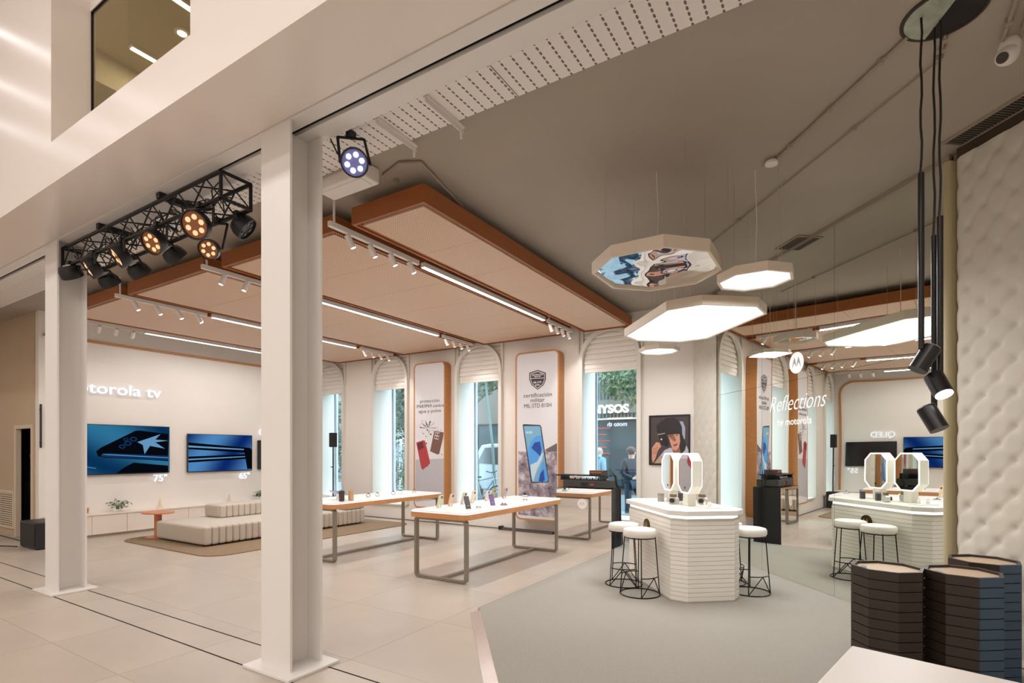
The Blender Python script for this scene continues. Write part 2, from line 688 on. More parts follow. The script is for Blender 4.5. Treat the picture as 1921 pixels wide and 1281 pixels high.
MB().lathe([(0.045, 0.0), (0.045, 0.004)], 16, Matrix.Translation((-6.02, 3.0, 6.079))).build('lens', LEDW, t)

# the rest of the hall, behind and beside the camera
h = MB()
h.box(-17, 6.5, -7.1, -7, 0, 7.5)
h.box(-17.1, -17, -7, 3.6, 0, 7.5)
h.box(6.5, 6.6, -7, 3.6, 0, 7.5)
tag(h.build('wall_hall', WALLW), 'white walls of the hall behind the camera', kind='structure')
tag(MB().box(-17, 6.5, -7, YH, 7.5, 7.6).build('ceiling_hall', WHITE), kind='structure')

for i, (x, y) in enumerate(((-9.5, -2.6), (-4.0, -2.6), (1.5, -2.6), (-7.0, -5.2), (-1.0, -5.2))):  # housings and glowing diffusers added around the unseen hall area lights
    t = thing('added_hall_lamp', 'unseen long white lamp added in the hall above the camera, ' + ['front row left', 'front row middle', 'front row right', 'back row left', 'back row right'][i], 'light', (x, y, 7.36), group='added hall lamps')
    MB().box(x - 1.85, x + 1.85, y - 0.50, y + 0.50, 7.372, 7.499).build('housing', WHITE, t)
    MB().box(x - 1.80, x + 1.80, y - 0.45, y + 0.45, 7.362, 7.371).build('diffuser', emat('added_hall_diffuser', (1, 0.96, 0.94, 1), 2.0), t)
HBAR = ['third from the doorway end', 'second from the doorway end', 'nearest the doorway end']
for i, x in enumerate((-9.9, -11.3, -12.7)):
    t = thing('hall_light_bar', 'long white light bar on the hall ceiling, ' + HBAR[i], 'light', (x, -2.5, 7.40), group='hall ceiling light bars')
    MB().box(x - 0.05, x + 0.05, -2.5, 1.6, 7.40, 7.499).build('housing', WHITE, t)
    MB().box(x - 0.04, x + 0.04, -2.48, 1.58, 7.392, 7.399).build('diffuser', LEDW, t)

# television wall
tag(MB().box(XT - 0.15, XT, 3.6, YW, 0, CEIL).build('wall_left', WALLW), 'warm white wall that carries the televisions', kind='structure')
# oak trim: straight along the top, rounded at the far corner, then down
pts = []
for y in (3.66,):
    pts.append((y, 3.69))
R0 = 0.42
ye, zt = 9.10, 3.69
for k in range(13):
    a = PI / 2 - PI / 2 * k / 12
    pts.append((ye - R0 + R0 * math.cos(a), zt - R0 + R0 * math.sin(a)))
pts.append((ye, 0.46))
ti = [(y if i == 0 else (y - 0.045 if z < zt - R0 else ye - R0 + (y - (ye - R0)) * (R0 - 0.045) / R0),
       z - 0.045 if i == 0 else (z if z < zt - R0 - 0.01 else zt - R0 + (z - (zt - R0)) * (R0 - 0.045) / R0)) for i, (y, z) in enumerate(pts)]
m = MB()
n = len(pts)
vs_ = []
for (y, z) in pts:
    vs_ += [(XT, y, z), (XT + 0.05, y, z)]
for (y, z) in ti:
    vs_ += [(XT, y, z), (XT + 0.05, y, z)]
fs_ = []
for i in range(n - 1):
    a, b = 2 * i, 2 * i + 2
    c_, d_ = 2 * n + 2 * i, 2 * n + 2 * i + 2
    fs_ += [(a, b, b + 1, a + 1), (a + 1, b + 1, d_ + 1, c_ + 1), (c_, c_ + 1, d_ + 1, d_), (a, c_, d_, b)]
fs_ += [(0, 1, 2 * n + 1, 2 * n), (2 * n - 2, 4 * n - 2, 4 * n - 1, 2 * n - 1)]
m.add(vs_, fs_)
tag(m.build('trim_4', WOOD), 'oak trim framing the television wall', kind='structure')

# wall with the door, left of the television wall
d_ = MB()
YD = 3.58
d_.box(-17, -13.08, YD, YD + 0.06, 0, 4.25)
d_.box(-13.08, -12.30, YD, YD + 0.06, 2.03, 4.25)
d_.box(-12.30, XT - 0.151, YD, YD + 0.06, 0, 4.25)
tag(d_.build('wall_door', TANW), 'tan wall with a doorway left of the left column', kind='structure')
tag(MB().box(-17, -12, 3.15, 5.4, 4.25, 4.3).build('ceiling_left', mat('brown_ceiling', rgb(120, 98, 76), 0.8)), kind='structure')
b_ = MB()
b_.box(-15.2, -12.21, 5.2, 5.3, 0, 2.6)
b_.box(-15.2, -15.1, 3.65, 5.2, 0, 2.6)
b_.box(-15.2, -12.21, 3.65, 5.3, 2.6, 2.65)
tag(b_.build('wall_store', mat('dark_store_wall', rgb(52, 46, 44), 0.8)), kind='structure')
t = thing('door_1', None, None, (-13.06, YD, 0), kind='structure')
DOORW = mat('cream_door_frame', rgb(214, 196, 172), 0.5)
fr = MB()
fr.box(-13.14, -13.06, YD - 0.015, YD + 0.07, 0, 2.08)
fr.box(-12.32, -12.25, YD - 0.015, YD + 0.07, 0, 2.08)
fr.box(-13.06, -12.32, YD - 0.015, YD + 0.07, 2.01, 2.08)
fr.build('frame', DOORW, t, bevel=0.006)
lf = MB().box(-12.36, -12.325, YD + 0.08, YD + 0.78, 0.01, 2.0).build('leaf', DOORW, t)
MB().tube([(-12.36, YD + 0.70, 1.0), (-12.41, YD + 0.70, 1.0), (-12.41, YD + 0.60, 1.0)], 0.012).build('handle', GREYSTEEL, lf)
# grille low on that wall
t = thing('wall_grille', 'cream ventilation grille low on the tan wall beside the doorway', 'grille', (-13.86, YD - 0.02, 0.16))
g = MB()
g.ring(rrect(-13.95, -13.14, 0.14, 0.86, 0.01, 2), rrect(-13.90, -13.19, 0.19, 0.81, 0.01, 2), 0, 0.025, frame_m((0, YD - 0.001, 0), (1, 0, 0), (0, 0, 1)))
g.build('frame', DOORW, t)
for k in range(15):
    z = 0.205 + k * 0.041
    MB().box(-13.895, -13.195, YD - 0.018, YD - 0.006, z, z + 0.024).build('louvre', DOORW, t)
MB().box(-13.9, -13.19, YD - 0.004, YD - 0.002, 0.19, 0.81).build('backing', mat('grille_shadow_board', rgb(120, 104, 84), 0.8), t)

# ---- window wall with four deep openings
WIN = [(-11.79, -10.735), (-9.637, -8.59), (-7.086, -6.0), (-4.135, -3.07)]
WZ0, WZ1 = 0.36, 3.98
YG = 9.86
wb = MB()
xs = [XT - 0.15] + [v for p in WIN for v in p] + [-1.2]
for i in range(0, len(xs), 2):
    wb.box(xs[i], xs[i + 1], YW, YG + 0.1, 0, CEIL)
for a, b in WIN:
    wb.box(a, b, YW, YG + 0.1, 0, WZ0)
    wb.box(a, b, YW, YG + 0.1, WZ1, CEIL)
tag(wb.build('wall_back', WALLW), 'warm white wall with four deep window openings', kind='structure')
WFR = mat('white_window_frame', rgb(228, 222, 212), 0.45)
SLAT = mat('cream_blind_fabric', rgb(244, 237, 229), 0.65, sheen=0.2)
wlab = ['behind the speaker stand', 'just left of the left poster',
        'between the two posters', 'right of the right poster']
for i, (a, b) in enumerate(WIN):
    t = thing('window_%d' % (i + 1), 'arched shop window ' + wlab[i], None, (a, YW, WZ0), kind='structure')
    MB().box(a + 0.02, b - 0.02, YG - 0.006, YG + 0.006, WZ0 + 0.02, 3.4).build('pane', GLASS, t)
    fr = MB()
    fr.box(a + 0.001, a + 0.03, YG - 0.02, YG + 0.03, WZ0 + 0.001, WZ1 - 0.001)
    fr.box(b - 0.03, b - 0.001, YG - 0.02, YG + 0.03, WZ0 + 0.001, WZ1 - 0.001)
    fr.box(a + 0.031, b - 0.031, YG - 0.02, YG + 0.03, WZ0 + 0.001, WZ0 + 0.03)
    fr.box(a + 0.031, b - 0.031, YG - 0.02, YG + 0.03, 3.4, WZ1 - 0.001)
    fr.build('frame', mat('grey_window_frame', rgb(150, 160, 168), 0.45), t)
    # arch moulding standing proud of the wall
    cx_, ro = (a + b) / 2, (b - a) / 2 + 0.065
    ri = ro - 0.075
    zc = 3.88 - ro
    P, Q = [], []
    P.append((cx_ - ro, 0.36)); Q.append((cx_ - ri, 0.36))
    for k in range(25):
        an = PI - PI * k / 24
        P.append((cx_ + ro * math.cos(an), zc + ro * math.sin(an)))
        Q.append((cx_ + ri * math.cos(an), zc + ri * math.sin(an)))
    P.append((cx_ + ro, 0.36)); Q.append((cx_ + ri, 0.36))
    m = MB()
    for k in range(len(P) - 1):
        vs_ = []
        for (x, z) in (P[k], P[k + 1], Q[k + 1], Q[k]):
            vs_ += [(x, YW - 0.07, z), (x, YW - 0.001, z)]
        m.add(vs_, [(0, 2, 4, 6), (1, 7, 5, 3), (0, 1, 3, 2), (4, 5, 7, 6)] + ([(0, 6, 7, 1)] if k == 0 else []) + ([(2, 3, 5, 4)] if k == len(P) - 2 else []))
    m.build('arch_frame', WFR, t)
    # square outer strips above the spring of the arch
    for s_, x in ((-1, cx_ - ro - 0.012), (1, cx_ + ro + 0.012)):
        MB().box(x - 0.012, x + 0.012, YW - 0.045, YW - 0.001, zc, 3.97).build('corner_strip', WFR, t)
    MB().box(a - 0.03, b + 0.03, YW - 0.05, YG - 0.02, WZ0 - 0.03, WZ0 + 0.001).build('sill', WFR, t)
    # layered blind
    t = thing('window_blind', 'cream layered blind in the window ' + wlab[i], 'blind', ((a + b) / 2, YW + 0.06, 3.1), group='window blinds')
    zb = 3.10
    for k in range(9):
        z = zb + 0.03 + k * 0.098
        pr = [(YW + 0.034, z - 0.004), (YW + 0.020, z + 0.006), (YW + 0.018, z + 0.028), (YW + 0.030, z + 0.066), (YW + 0.050, z + 0.094), (YW + 0.065, z + 0.094), (YW + 0.06, z + 0.0)]
        vs_ = [(a + 0.012, y, zz) for y, zz in pr] + [(b - 0.012, y, zz) for y, zz in pr]
        n = len(pr)
        fs_ = [tuple(range(n)), tuple(reversed(range(n, 2 * n)))] + [(q, (q + 1) % n, n + (q + 1) % n, n + q) for q in range(n)]
        MB().add(vs_, fs_).build('slat', SLAT, t)
    MB().box(a + 0.012, b - 0.012, YW + 0.03, YW + 0.065, zb - 0.03, zb + 0.03).build('bottom_rail', SLAT, t, bevel=0.008)

# ---- the diagonal wall
M_ = frame_m(mw(0), E2, N2)
tag(MB().box(0.0, 8.4, 0.03, 0.2, 0, CEIL, M_).build('wall_right', mat('wall_behind_mirror', rgb(150, 134, 116), 0.7)), 'diagonal wall with mirror and padded panels', kind='structure')

# shallow carpet with a metal ramp along its front edge
SE = Vector((-3.122, 4.266, 0))
def along(s_, n_=0.0):
    p = SE + E2 * s_ + N2 * n_
    return (p.x, p.y)
cp = [along(0.02, 0.10), along(6.4, 0.10), (mw(8.3).x, mw(8.3).y), (mw(0.0, 0.02).x, mw(0.0, 0.02).y), (-2.1, YW - 0.002), (-3.122, YW - 0.002), (-3.122, 4.40)]
t = thing('carpet', 'pale grey carpet under the counter, with a polished metal edge', 'carpet', (-1.5, 6.0, 0.0))
MB().prism(cp, 0.0015, 0.02).build('pile', CARPET, t)
m = MB()
a0, a1 = Vector(along(0.0) + (0.002,)), Vector(along(6.4) + (0.002,))
b0, b1 = Vector(along(0.02, 0.10) + (0.021,)), Vector(along(6.4, 0.10) + (0.021,))
NS = 40
vs_, fs_ = [], []
for k in range(NS + 1):
    q = k / NS
    wob = 0.004 * math.sin(k * 1.9) + 0.003 * math.sin(k * 4.3)
    for p, z in ((a0.lerp(a1, q), 0.003), (a0.lerp(a1, q).lerp(b0.lerp(b1, q), 0.5), 0.014 + wob * 0.6), (b0.lerp(b1, q), 0.0225)):
        vs_.append((p.x, p.y, z))
for k in range(NS):
    for j in (0, 1):
        fs_.append((3 * k + j, 3 * k + 3 + j, 3 * k + 4 + j, 3 * k + 1 + j))
o = m.add(vs_, fs_).build('edge_strip', CHROME, t, smooth=True)
o['label'] = 'polished metal ramp strip along the carpet edge'

# ---- columns: H sections on base plates
def column(x, label):
    t = thing('column', label, 'column', (x, 2.53, 0), group='white steel columns', kind='structure')
    hw = 0.17
    MB().box(x - hw, x + hw, 2.385, 2.405, 0.02, 3.961).build('flange', STEELW, t, bevel=0.002)
    MB().box(x - hw, x + hw, 2.645, 2.665, 0.02, 3.961).build('flange', STEELW, t, bevel=0.002)
    MB().box(x - 0.02, x + 0.02, 2.405, 2.645, 0.02, 3.961).build('web', STEELW, t)
    MB().box(x - 0.27, x + 0.27, 2.30, 2.74, 0.001, 0.022).build('base_plate', STEELW, t, bevel=0.003)
    return t
column(-3.497, 'white steel column nearest the camera, in the middle left of the picture')
column(-7.62, 'white steel column further left, beside the black subwoofer')

# ================================================================== WOOD CEILING RAFTS
PZ = 3.82
def raft(x0, x1, y0, label):
    y1 = 9.17
    t = thing('ceiling_raft', label, 'ceiling panel', ((x0 + x1) / 2, y0, PZ), group='oak ceiling rafts')
    th = 0.03
    for nm, b in (('side_board', (x0, x0 + th, y0, y1)), ('side_board', (x1 - th, x1, y0, y1)), ('end_board', (x0 + th, x1 - th, y0, y0 + th)), ('end_board', (x0 + th, x1 - th, y1 - th, y1))):
        MB().box(*b, PZ, PZ + 0.17).build(nm, WOODDK, t)
    lip = MB()
    lip.ring([(x0 + th, y0 + th), (x1 - th, y0 + th), (x1 - th, y1 - th), (x0 + th, y1 - th)],
             [(x0 + 0.05, y0 + 0.05), (x1 - 0.05, y0 + 0.05), (x1 - 0.05, y1 - 0.05), (x0 + 0.05, y1 - 0.05)], PZ + 0.02, PZ + 0.04)
    lip.build('lip', WOOD, t)
    # perforated boards, slightly proud and set apart by fine joints
    nb = 6
    L = (y1 - y0 - 0.16) / nb
    me = None
    for k in range(nb):
        ya = y0 + 0.08 + k * L
        if me is None:
            o = MB().box(x0 + 0.075, x1 - 0.075, ya + 0.002, ya + L - 0.002, PZ + 0.008, PZ + 0.03).build('perforated_board', WPERF, t)
            me = o.data
        else:
            o = bpy.data.objects.new('perforated_board', me)
            COL.objects.link(o)
            o.parent = t
            o.location = (0, k * L, 0)
    for xx in (x0 + 0.25, x1 - 0.25):
        for yy in (y0 + 0.35, y0 + 2.4, y1 - 0.6):
            MB().tube([(xx, yy, PZ + 0.035), (xx, yy, CEIL)], 0.005, 6).build('hanger_rod', GREYSTEEL, t)
    return t
raft(-4.09, -3.16, 3.62, 'narrow perforated oak ceiling raft, nearest to the octagonal lamps')
raft(-6.36, -4.36, 3.62, 'perforated oak ceiling raft directly left of the narrow one')
raft(-8.62, -6.64, 3.56, 'perforated oak ceiling raft above the sofa')
raft(-10.83, -8.86, 3.54, 'perforated oak ceiling raft nearest the television wall')

# ================================================================== TRACKS, SPOTS AND LINEAR LAMPS
SPOTW = mat('white_spot_body', rgb(238, 232, 226), 0.4)
LENS = emat('spot_lens', (1.0, 0.93, 0.88, 1), 30.0)
def track_spots(x, y0, y1, ys, aimdir, label, grp, lit, power=22):
    z = PZ - 0.035
    t = thing('spot_track', label, 'track light', (x, y0, z), group=grp)
    MB().box(x - 0.022, x + 0.022, y0, y1, z, z + 0.05).build('rail', SPOTW, t)
    if True:
        MB().tube([(x, y0 + 0.06, z + 0.05), (x, y0 + 0.06, CEIL)], 0.012, 8).build('drop_pipe', SPOTW, t)
    for i, y in enumerate(ys):
        d = Vector(aimdir).normalized()
        p = Vector((x, y, z - 0.06))
        b = MB()
        b.lathe([(0.028, -0.06), (0.031, -0.057), (0.031, 0.07), (0.026, 0.072)], 16, aim(d, 0, p))
        s_ = b.build('spot', SPOTW, t, smooth=True)
        MB().tube([(x, y, z), (x, y, z - 0.05)], 0.008, 8).build('stem', SPOTW, s_)
        MB().lathe([(0.022, 0.071), (0.022, 0.0745)], 16, aim(d, 0, p)).build('lens', LENS, s_)
        if lit and i in lit:
            spot(p + d * 0.1, p + d * 2, power, 75)
    return t
def linear(x, y0, y1, label, power):
    z = PZ - 0.035
    t = thing('linear_lamp', label, 'linear lamp', (x, y0, z), group='linear lamps between the oak rafts')
    MB().box(x - 0.03, x + 0.03, y0, y1, z, z + 0.055).build('housing', SPOTW, t)
    MB().box(x - 0.024, x + 0.024, y0 + 0.01, y1 - 0.01, z - 0.006, z).build('diffuser', LEDW, t)
    for yy in (y0 + 0.4, y1 - 0.4):
        MB().tube([(x, yy, z + 0.055), (x, yy, CEIL)], 0.004, 6).build('hanger_rod', GREYSTEEL, t)
    area('linear_lamp_light', (x, (y0 + y1) / 2, z - 0.012), (0, 0, 0), 0.05, y1 - y0, power, (1.0, 0.98, 0.98))
    return t
gname = ['beside the narrow oak raft', 'above the display tables', 'above the sofa', 'along the television wall']
for i, x in enumerate((-4.225, -6.50, -8.75, -10.98)):
    if i < 3:
        track_spots(x, 3.46, 4.74, (3.72, 4.02, 4.32, 4.62), (0.25, 0.45, -1) if i != 1 else (-0.2, -0.3, -1), 'front track of four white spots ' + gname[i], 'front spot tracks', (1, 3))
        track_spots(x, 7.98, 8.95, (8.1, 8.33, 8.56, 8.80), (0.1, 0.55, -1), 'rear track of white spots close to the windows ' + gname[i], 'rear spot tracks', (0, 2))
    else:
        track_spots(x, 3.70, 4.80, (4.10, 4.36, 4.62), (-0.75, 0.05, -1), 'front track of three white spots ' + gname[i], 'front spot tracks', (0, 1, 2), 4)
        track_spots(x, 7.98, 8.95, (8.1, 8.36, 8.62), (-0.75, 0.05, -1), 'rear track of white spots close to the windows ' + gname[i], 'rear spot tracks', (0, 2), 4)
    linear(x, 4.82, 7.86, 'long white linear lamp ' + gname[i], 75 if i < 3 else 38)

# ================================================================== STAGE TRUSS AND PAR LIGHTS
def truss():
    x0, x1, ya, yb, za, zb = -7.52, -4.33, 2.46, 2.72, 3.68, 3.90
    t = thing('stage_truss', 'black box truss hung under the beam between the two columns', 'truss', ((x0 + x1) / 2, (ya + yb) / 2, za))
    for y in (ya, yb):
        for z in (za, zb):
            MB().tube([(x0, y, z), (x1, y, z)], 0.018, 10).build('chord', BLACKM, t, smooth=True)
    for x in (x0, x1):
        for p, q in (((ya, za), (yb, za)), ((yb, za), (yb, zb)), ((yb, zb), (ya, zb)), ((ya, zb), (ya, za))):
            MB().tube([(x, p[0], p[1]), (x, q[0], q[1])], 0.015, 8).build('end_bar', BLACKM, t)
    n = 14
    st = (x1 - x0) / n
    for k in range(n):
        xa, xb = x0 + k * st, x0 + (k + 1) * st
        up = k % 2 == 0
        for y in (ya, yb):
            MB().tube([(xa, y, za if up else zb), (xb, y, zb if up else za)], 0.007, 6).build('brace', BLACKM, t)
        for z in (za, zb):
            MB().tube([(xa, ya if up else yb, z), (xb, yb if up else ya, z)], 0.007, 6).build('brace', BLACKM, t)
    for x in (-6.55, -5.3):
        MB().box(x - 0.03, x + 0.03, ya - 0.03, yb + 0.03, zb + 0.01, zb + 0.061).build('hanger_bracket', BLACK, t)
    # cables looped along the inside
    for j in range(5):
        rr = random.Random(j + 3)
        pts = []
        for k in range(40):
            x = x0 + 0.15 + (x1 - x0 - 0.3) * k / 39
            pts.append((x, 2.59 + 0.09 * math.sin(k * 0.9 + j * 1.7) * rr.uniform(0.5, 1), 3.78 + 0.07 * math.sin(k * 1.3 + j) + rr.uniform(-0.03, 0.03)))
        MB().tube(pts, 0.006, 5).build('cable', BLACK, t)
    return t
truss()
WARMLED = emat('amber_par_lens', (1.0, 0.56, 0.30, 1), 1.9)
OFFLENS = mat('unlit_par_lens', rgb(70, 66, 64), 0.2)
OFFFACE = mat('unlit_par_face', rgb(30, 28, 28), 0.4)
BLUELED = emat('cool_par_lens', (0.80, 0.82, 1.0, 1), 8.0)
PARFACE = mat('par_face_amber', rgb(110, 62, 30), 0.4, emit=(1.0, 0.35, 0.1, 1), estr=0.12)
PARFACEB = mat('par_face_blue', rgb(104, 104, 150), 0.4, emit=(0.3, 0.32, 0.7, 1), estr=0.25)
LABELW = mat('white_sticker', rgb(226, 222, 218), 0.6)
def par(p, d, top, label, lens=WARMLED, face=PARFACE, r=0.105, group='stage lights on the truss', lit=0.0, col=(1, 0.55, 0.3)):
    p, d = Vector(p), Vector(d).normalized()
    t = thing('stage_light', label, 'stage light', p, group=group)
    A = aim(d, 0, p)
    MB().lathe([(r * 0.45, -0.10), (r * 0.80, -0.09), (r, -0.045), (r * 1.04, 0.0), (r * 1.04, 0.025), (r * 0.95, 0.025), (r * 0.93, 0.005)], 28, A).build('housing', BLACK, t, smooth=True)
    MB().lathe([(r * 0.92, 0.0), (r * 0.92, 0.008)], 28, A).build('face', face, t)
    for k in range(6):
        an = 2 * PI * k / 6 + 0.3
        q = A @ Vector((math.cos(an) * r * 0.56, math.sin(an) * r * 0.56, 0.009))
        MB().lathe([(r * 0.19, 0.0), (r * 0.19, 0.004), (r * 0.1, 0.008)], 14, aim(d, 0, q)).build('lens', lens, t)
    # yoke: two arms up to a clamp on the chord above
    side = d.cross(Vector((0, 0, 1)))
    side = side.normalized() if side.length > 0.1 else Vector((1, 0, 0))
    top = Vector(top)
    y = MB()
    for s_ in (-1, 1):
        a = p + side * (s_ * r * 1.12) - d * 0.05
        b = top + side * (s_ * r * 1.0) - Vector((0, 0, 0.05))
        y.tube([a, a * 0.4 + b * 0.6, b], 0.011, 6)
    y.tube([top + side * r - Vector((0, 0, 0.05)), top - side * r - Vector((0, 0, 0.05))], 0.011, 6)
    y.build('yoke', BLACK, t)
    MB().box(top.x - 0.025, top.x + 0.025, top.y - 0.03, top.y + 0.03, top.z - 0.045, top.z + 0.0).build('clamp', BLACK, t)
    MB().box(-0.035, 0.035, -0.012, 0.012, -0.004, 0.004, aim(-d, 0.6, p - d * 0.102)).build('back_label', LABELW, t)
    if lit:
        spot(p + d * 0.06, p + d * 2, lit, 50, col, 0.08)
    return t
ZB = 3.66
AMB = (1, 0.55, 0.3)
par((-7.31, 2.47, 3.57), (-0.3, 0.55, -0.78), (-7.30, 2.46, ZB + 0.05), 'unlit black stage light at the left end of the truss, hanging low', OFFLENS, OFFFACE)
par((-6.76, 2.44, 3.53), (-0.28, -0.80, -0.55), (-6.70, 2.46, ZB + 0.05), 'amber stage light seen nearly edge on, second from the left of the truss', lit=14)
par((-6.11, 2.44, 3.53), (-0.24, -0.78, -0.58), (-6.06, 2.46, ZB + 0.05), 'amber stage light seen nearly edge on, third along the front of the truss', lit=14)
par((-5.39, 2.43, 3.52), (0.22, -0.78, -0.55), (-5.36, 2.46, ZB + 0.05), 'amber stage light with six lit lenses, middle of the truss', lit=14)
par((-4.66, 2.43, 3.52), (0.42, -0.78, -0.46), (-4.64, 2.46, ZB + 0.05), 'largest amber stage light with six lit lenses, right end of the truss', r=0.115, lit=14)
par((-4.80, 2.62, 3.40), (0.55, -0.72, -0.42), (-4.80, 2.70, ZB + 0.05), 'smaller amber stage light hanging below the largest one on the truss', r=0.085)
par((-4.50, 2.78, 3.58), (0.55, 0.55, -0.62), (-4.52, 2.72, ZB + 0.05), 'unlit black stage light at the right rear of the truss', OFFLENS, OFFFACE)
par((-5.72, 2.80, 3.56), (0.1, 0.75, -0.62), (-5.74, 2.72, ZB + 0.05), 'unlit black stage light on the rear of the truss behind the middle amber one', OFFLENS, OFFFACE)
par((-6.48, 2.80, 3.54), (-0.1, 0.72, -0.66), (-6.48, 2.72, ZB + 0.05), 'unlit black stage light on the rear of the truss with a white sticker', OFFLENS, OFFFACE)
par((-7.20, 2.80, 3.55), (-0.2, 0.66, -0.7), (-7.20, 2.72, ZB + 0.05), 'unlit black stage light on the rear left of the truss, close to the left column', OFFLENS, OFFFACE)
par((-3.085, 2.76, 3.75), (0.62, -0.70, -0.34), (-3.17, 2.80, 4.03), 'blue white stage light hung from the beam right of the near column', BLUELED, PARFACEB, 0.098, None, 10, (0.8, 0.85, 1))
tag(MB().tube([(-3.30, 2.70, 3.99), (-3.25, 2.74, 3.86), (-3.22, 2.77, 3.80), (-3.15, 2.78, 3.78)], 0.006, 6).build('power_cable', BLACK), 'thin black cable from the beam to the blue white stage light', 'cable')
t = thing('ceiling_cassette', 'white air conditioning box on the ceiling behind the near column', 'air conditioner', (-3.6, 3.15, 3.93))
MB().box(-4.05, -3.46, 3.17, 3.38, 3.95, 4.088).build('body', WHITE, t, bevel=0.015)
MB().box(-4.0, -3.51, 3.21, 3.34, 3.944, 3.951).build('vent_flap', STEELW, t)

# ================================================================== OCTAGONAL LAMPS
LAMPB = mat('cream_lamp_body', rgb(226, 210, 190), 0.55)
LAMPD = emat('lamp_diffuser', (0.97, 0.985, 1.0, 1), 1.9)
def oct_lamp(c, l, w, ch, rot, h, label, mirror=False, power=0):
    t = thing('octagonal_lamp', label, 'pendant lamp', c, rot, group='octagonal pendant lamps')
    P = octa(l, w, ch)
    Pi = octa(l - 0.045, w - 0.045, ch - 0.012)
    MB().ring(P, Pi, 0, h).build('shade', LAMPB, t, world=False)
    MB().prism(octa(l - 0.02, w - 0.02, ch - 0.005), h, h + 0.006).build('top_cover', LAMPB, t, world=False)
    dz = 0.010 if not mirror else 0.022
    MB().prism(octa(l - 0.047, w - 0.047, ch - 0.012), dz, dz + 0.012).build('mirror_plate' if mirror else 'diffuser', MIRRORF if mirror else LAMPD, t, world=False)
    for sx in (-1, 1):
        for sy in (-1, 1):
            x, y = sx * l * 0.33, sy * w * 0.33
            MB().tube([(x, y, h), (x, y, CEIL - c[2])], 0.0018, 5).build('suspension_wire', GREYSTEEL, t, world=False)
    MB().tube([(0, 0, h), (0.015, 0.01, (h + CEIL - c[2]) / 2), (0, 0, CEIL - c[2])], 0.004, 6).build('cord', LAMPB, t, world=False)
    if power:
        a = area('octagonal_lamp_light', (c[0], c[1], c[2] - 0.004), (0, 0, rot), l * 0.8, w * 0.8, power, (0.98, 0.99, 1.0))
    return t
oct_lamp((-1.40, 4.72, 3.20), 1.02, 1.10, 0.29, 0.0, 0.10, 'octagonal pendant with a mirrored underside, front left of the large lit one', True)
oct_lamp((-0.645, 5.13, 3.10), 0.60, 0.56, 0.17, EROT + 0.9, 0.075, 'small lit octagonal pendant right of the mirrored one', power=26)
oct_lamp((-1.495, 6.34, 3.05), 1.78, 1.12, 0.26, EROT, 0.095, 'largest lit octagonal pendant, stretched, above the counter', power=70)
oct_lamp((-2.37, 8.12, 3.12), 0.56, 0.56, 0.16, EROT, 0.055, 'smallest lit octagonal pendant, low in front of the framed portrait', power=13)
oct_lamp((-2.02, 7.66, 3.22), 0.60, 0.50, 0.15, EROT, 0.08, 'octagonal pendant with a mirrored underside, seen in the wall mirror', True)

# ================================================================== CEILING FITTINGS
# round opening with grey insulation inside
t = thing('ceiling_opening', 'round dark opening in the ceiling with grey foil insulation at the top right', 'opening', (0.50, 3.86, CEIL - 0.012))
MB().ring([(0.205 * math.cos(2 * PI * k / 40), 0.205 * math.sin(2 * PI * k / 40)) for k in range(40)],
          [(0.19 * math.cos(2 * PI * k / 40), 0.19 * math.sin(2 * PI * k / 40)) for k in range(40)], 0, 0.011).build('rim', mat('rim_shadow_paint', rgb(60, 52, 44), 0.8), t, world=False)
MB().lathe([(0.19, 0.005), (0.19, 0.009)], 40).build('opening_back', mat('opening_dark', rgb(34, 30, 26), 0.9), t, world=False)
FOIL = mat('foil_insulation', rgb(168, 172, 158), 0.45, metal=0.3, noise=(14, 0.2), bump=(25, 0.8))
vs_ = [(0, 0.185 * math.sin(-1.2), 0.0)]
P = [(0.186 * math.cos(a), 0.186 * math.sin(a)) for a in [PI * 0.62 + PI * 1.0 * k / 20 for k in range(21)]]
MB().prism(P, 0.0, 0.004).build('insulation', FOIL, t, world=False)
# black pendant spots
PBLK = mat('black_pendant_metal', rgb(30, 28, 28), 0.32, metal=0.2)
def pendant(x, y, z0, z1, head, d, hl, label, lit):
    t = thing('pendant_spot', label, 'pendant lamp', (x, y, z1), group='black pendant spots')
    pts = [(x + 0.004 * math.sin(k * 1.7), y, CEIL - 0.01 - (CEIL - 0.01 - z0) * k / 10) for k in range(11)]
    MB().tube(pts, 0.006, 6).build('cord', PBLK, t)
    MB().tube([(x, y, z0), (x, y, z1)], 0.0155, 12).build('tube', PBLK, t, smooth=True)
    d = Vector(d).normalized()
    A = aim(d, 0, head)
    hd = MB().lathe([(0.045, -hl / 2), (0.049, -hl / 2 + 0.004), (0.049, hl / 2)], 24, A)
    ho = hd.build('head', PBLK, t, smooth=True)
    if lit:
        MB().lathe([(0.043, hl / 2), (0.043, hl / 2 + 0.004)], 24, A).build('lens', emat('pendant_lens', (0.95, 0.97, 1, 1), 12.0), ho)
    else:
        MB().lathe([(0.044, -hl / 2 - 0.003), (0.044, -hl / 2)], 24, A).build('cap', mat('grey_cap', rgb(176, 172, 166), 0.5), ho)
    MB().tube([(x, y, z1), Vector(head) + Vector((0.012, 0, 0.02))], 0.008, 8).build('joint', PBLK, t)
pendant(0.392, 3.82, 3.19, 2.185, (0.41, 3.84, 2.13), (-0.55, -0.2, -1), 0.15, 'black pendant spot with the shortest tube, tilted left', False)
pendant(0.466, 3.95, 2.86, 1.86, (0.455, 3.92, 1.79), (0.45, -0.3, -1), 0.15, 'black pendant spot with the longest tube, head lowest of the three', False)
pendant(0.487, 3.90, 2.95, 2.05, (0.478, 3.88, 1.98), (0.35, -0.55, -1), 0.14, 'lit black pendant spot in the middle, with a glowing white lens', True)
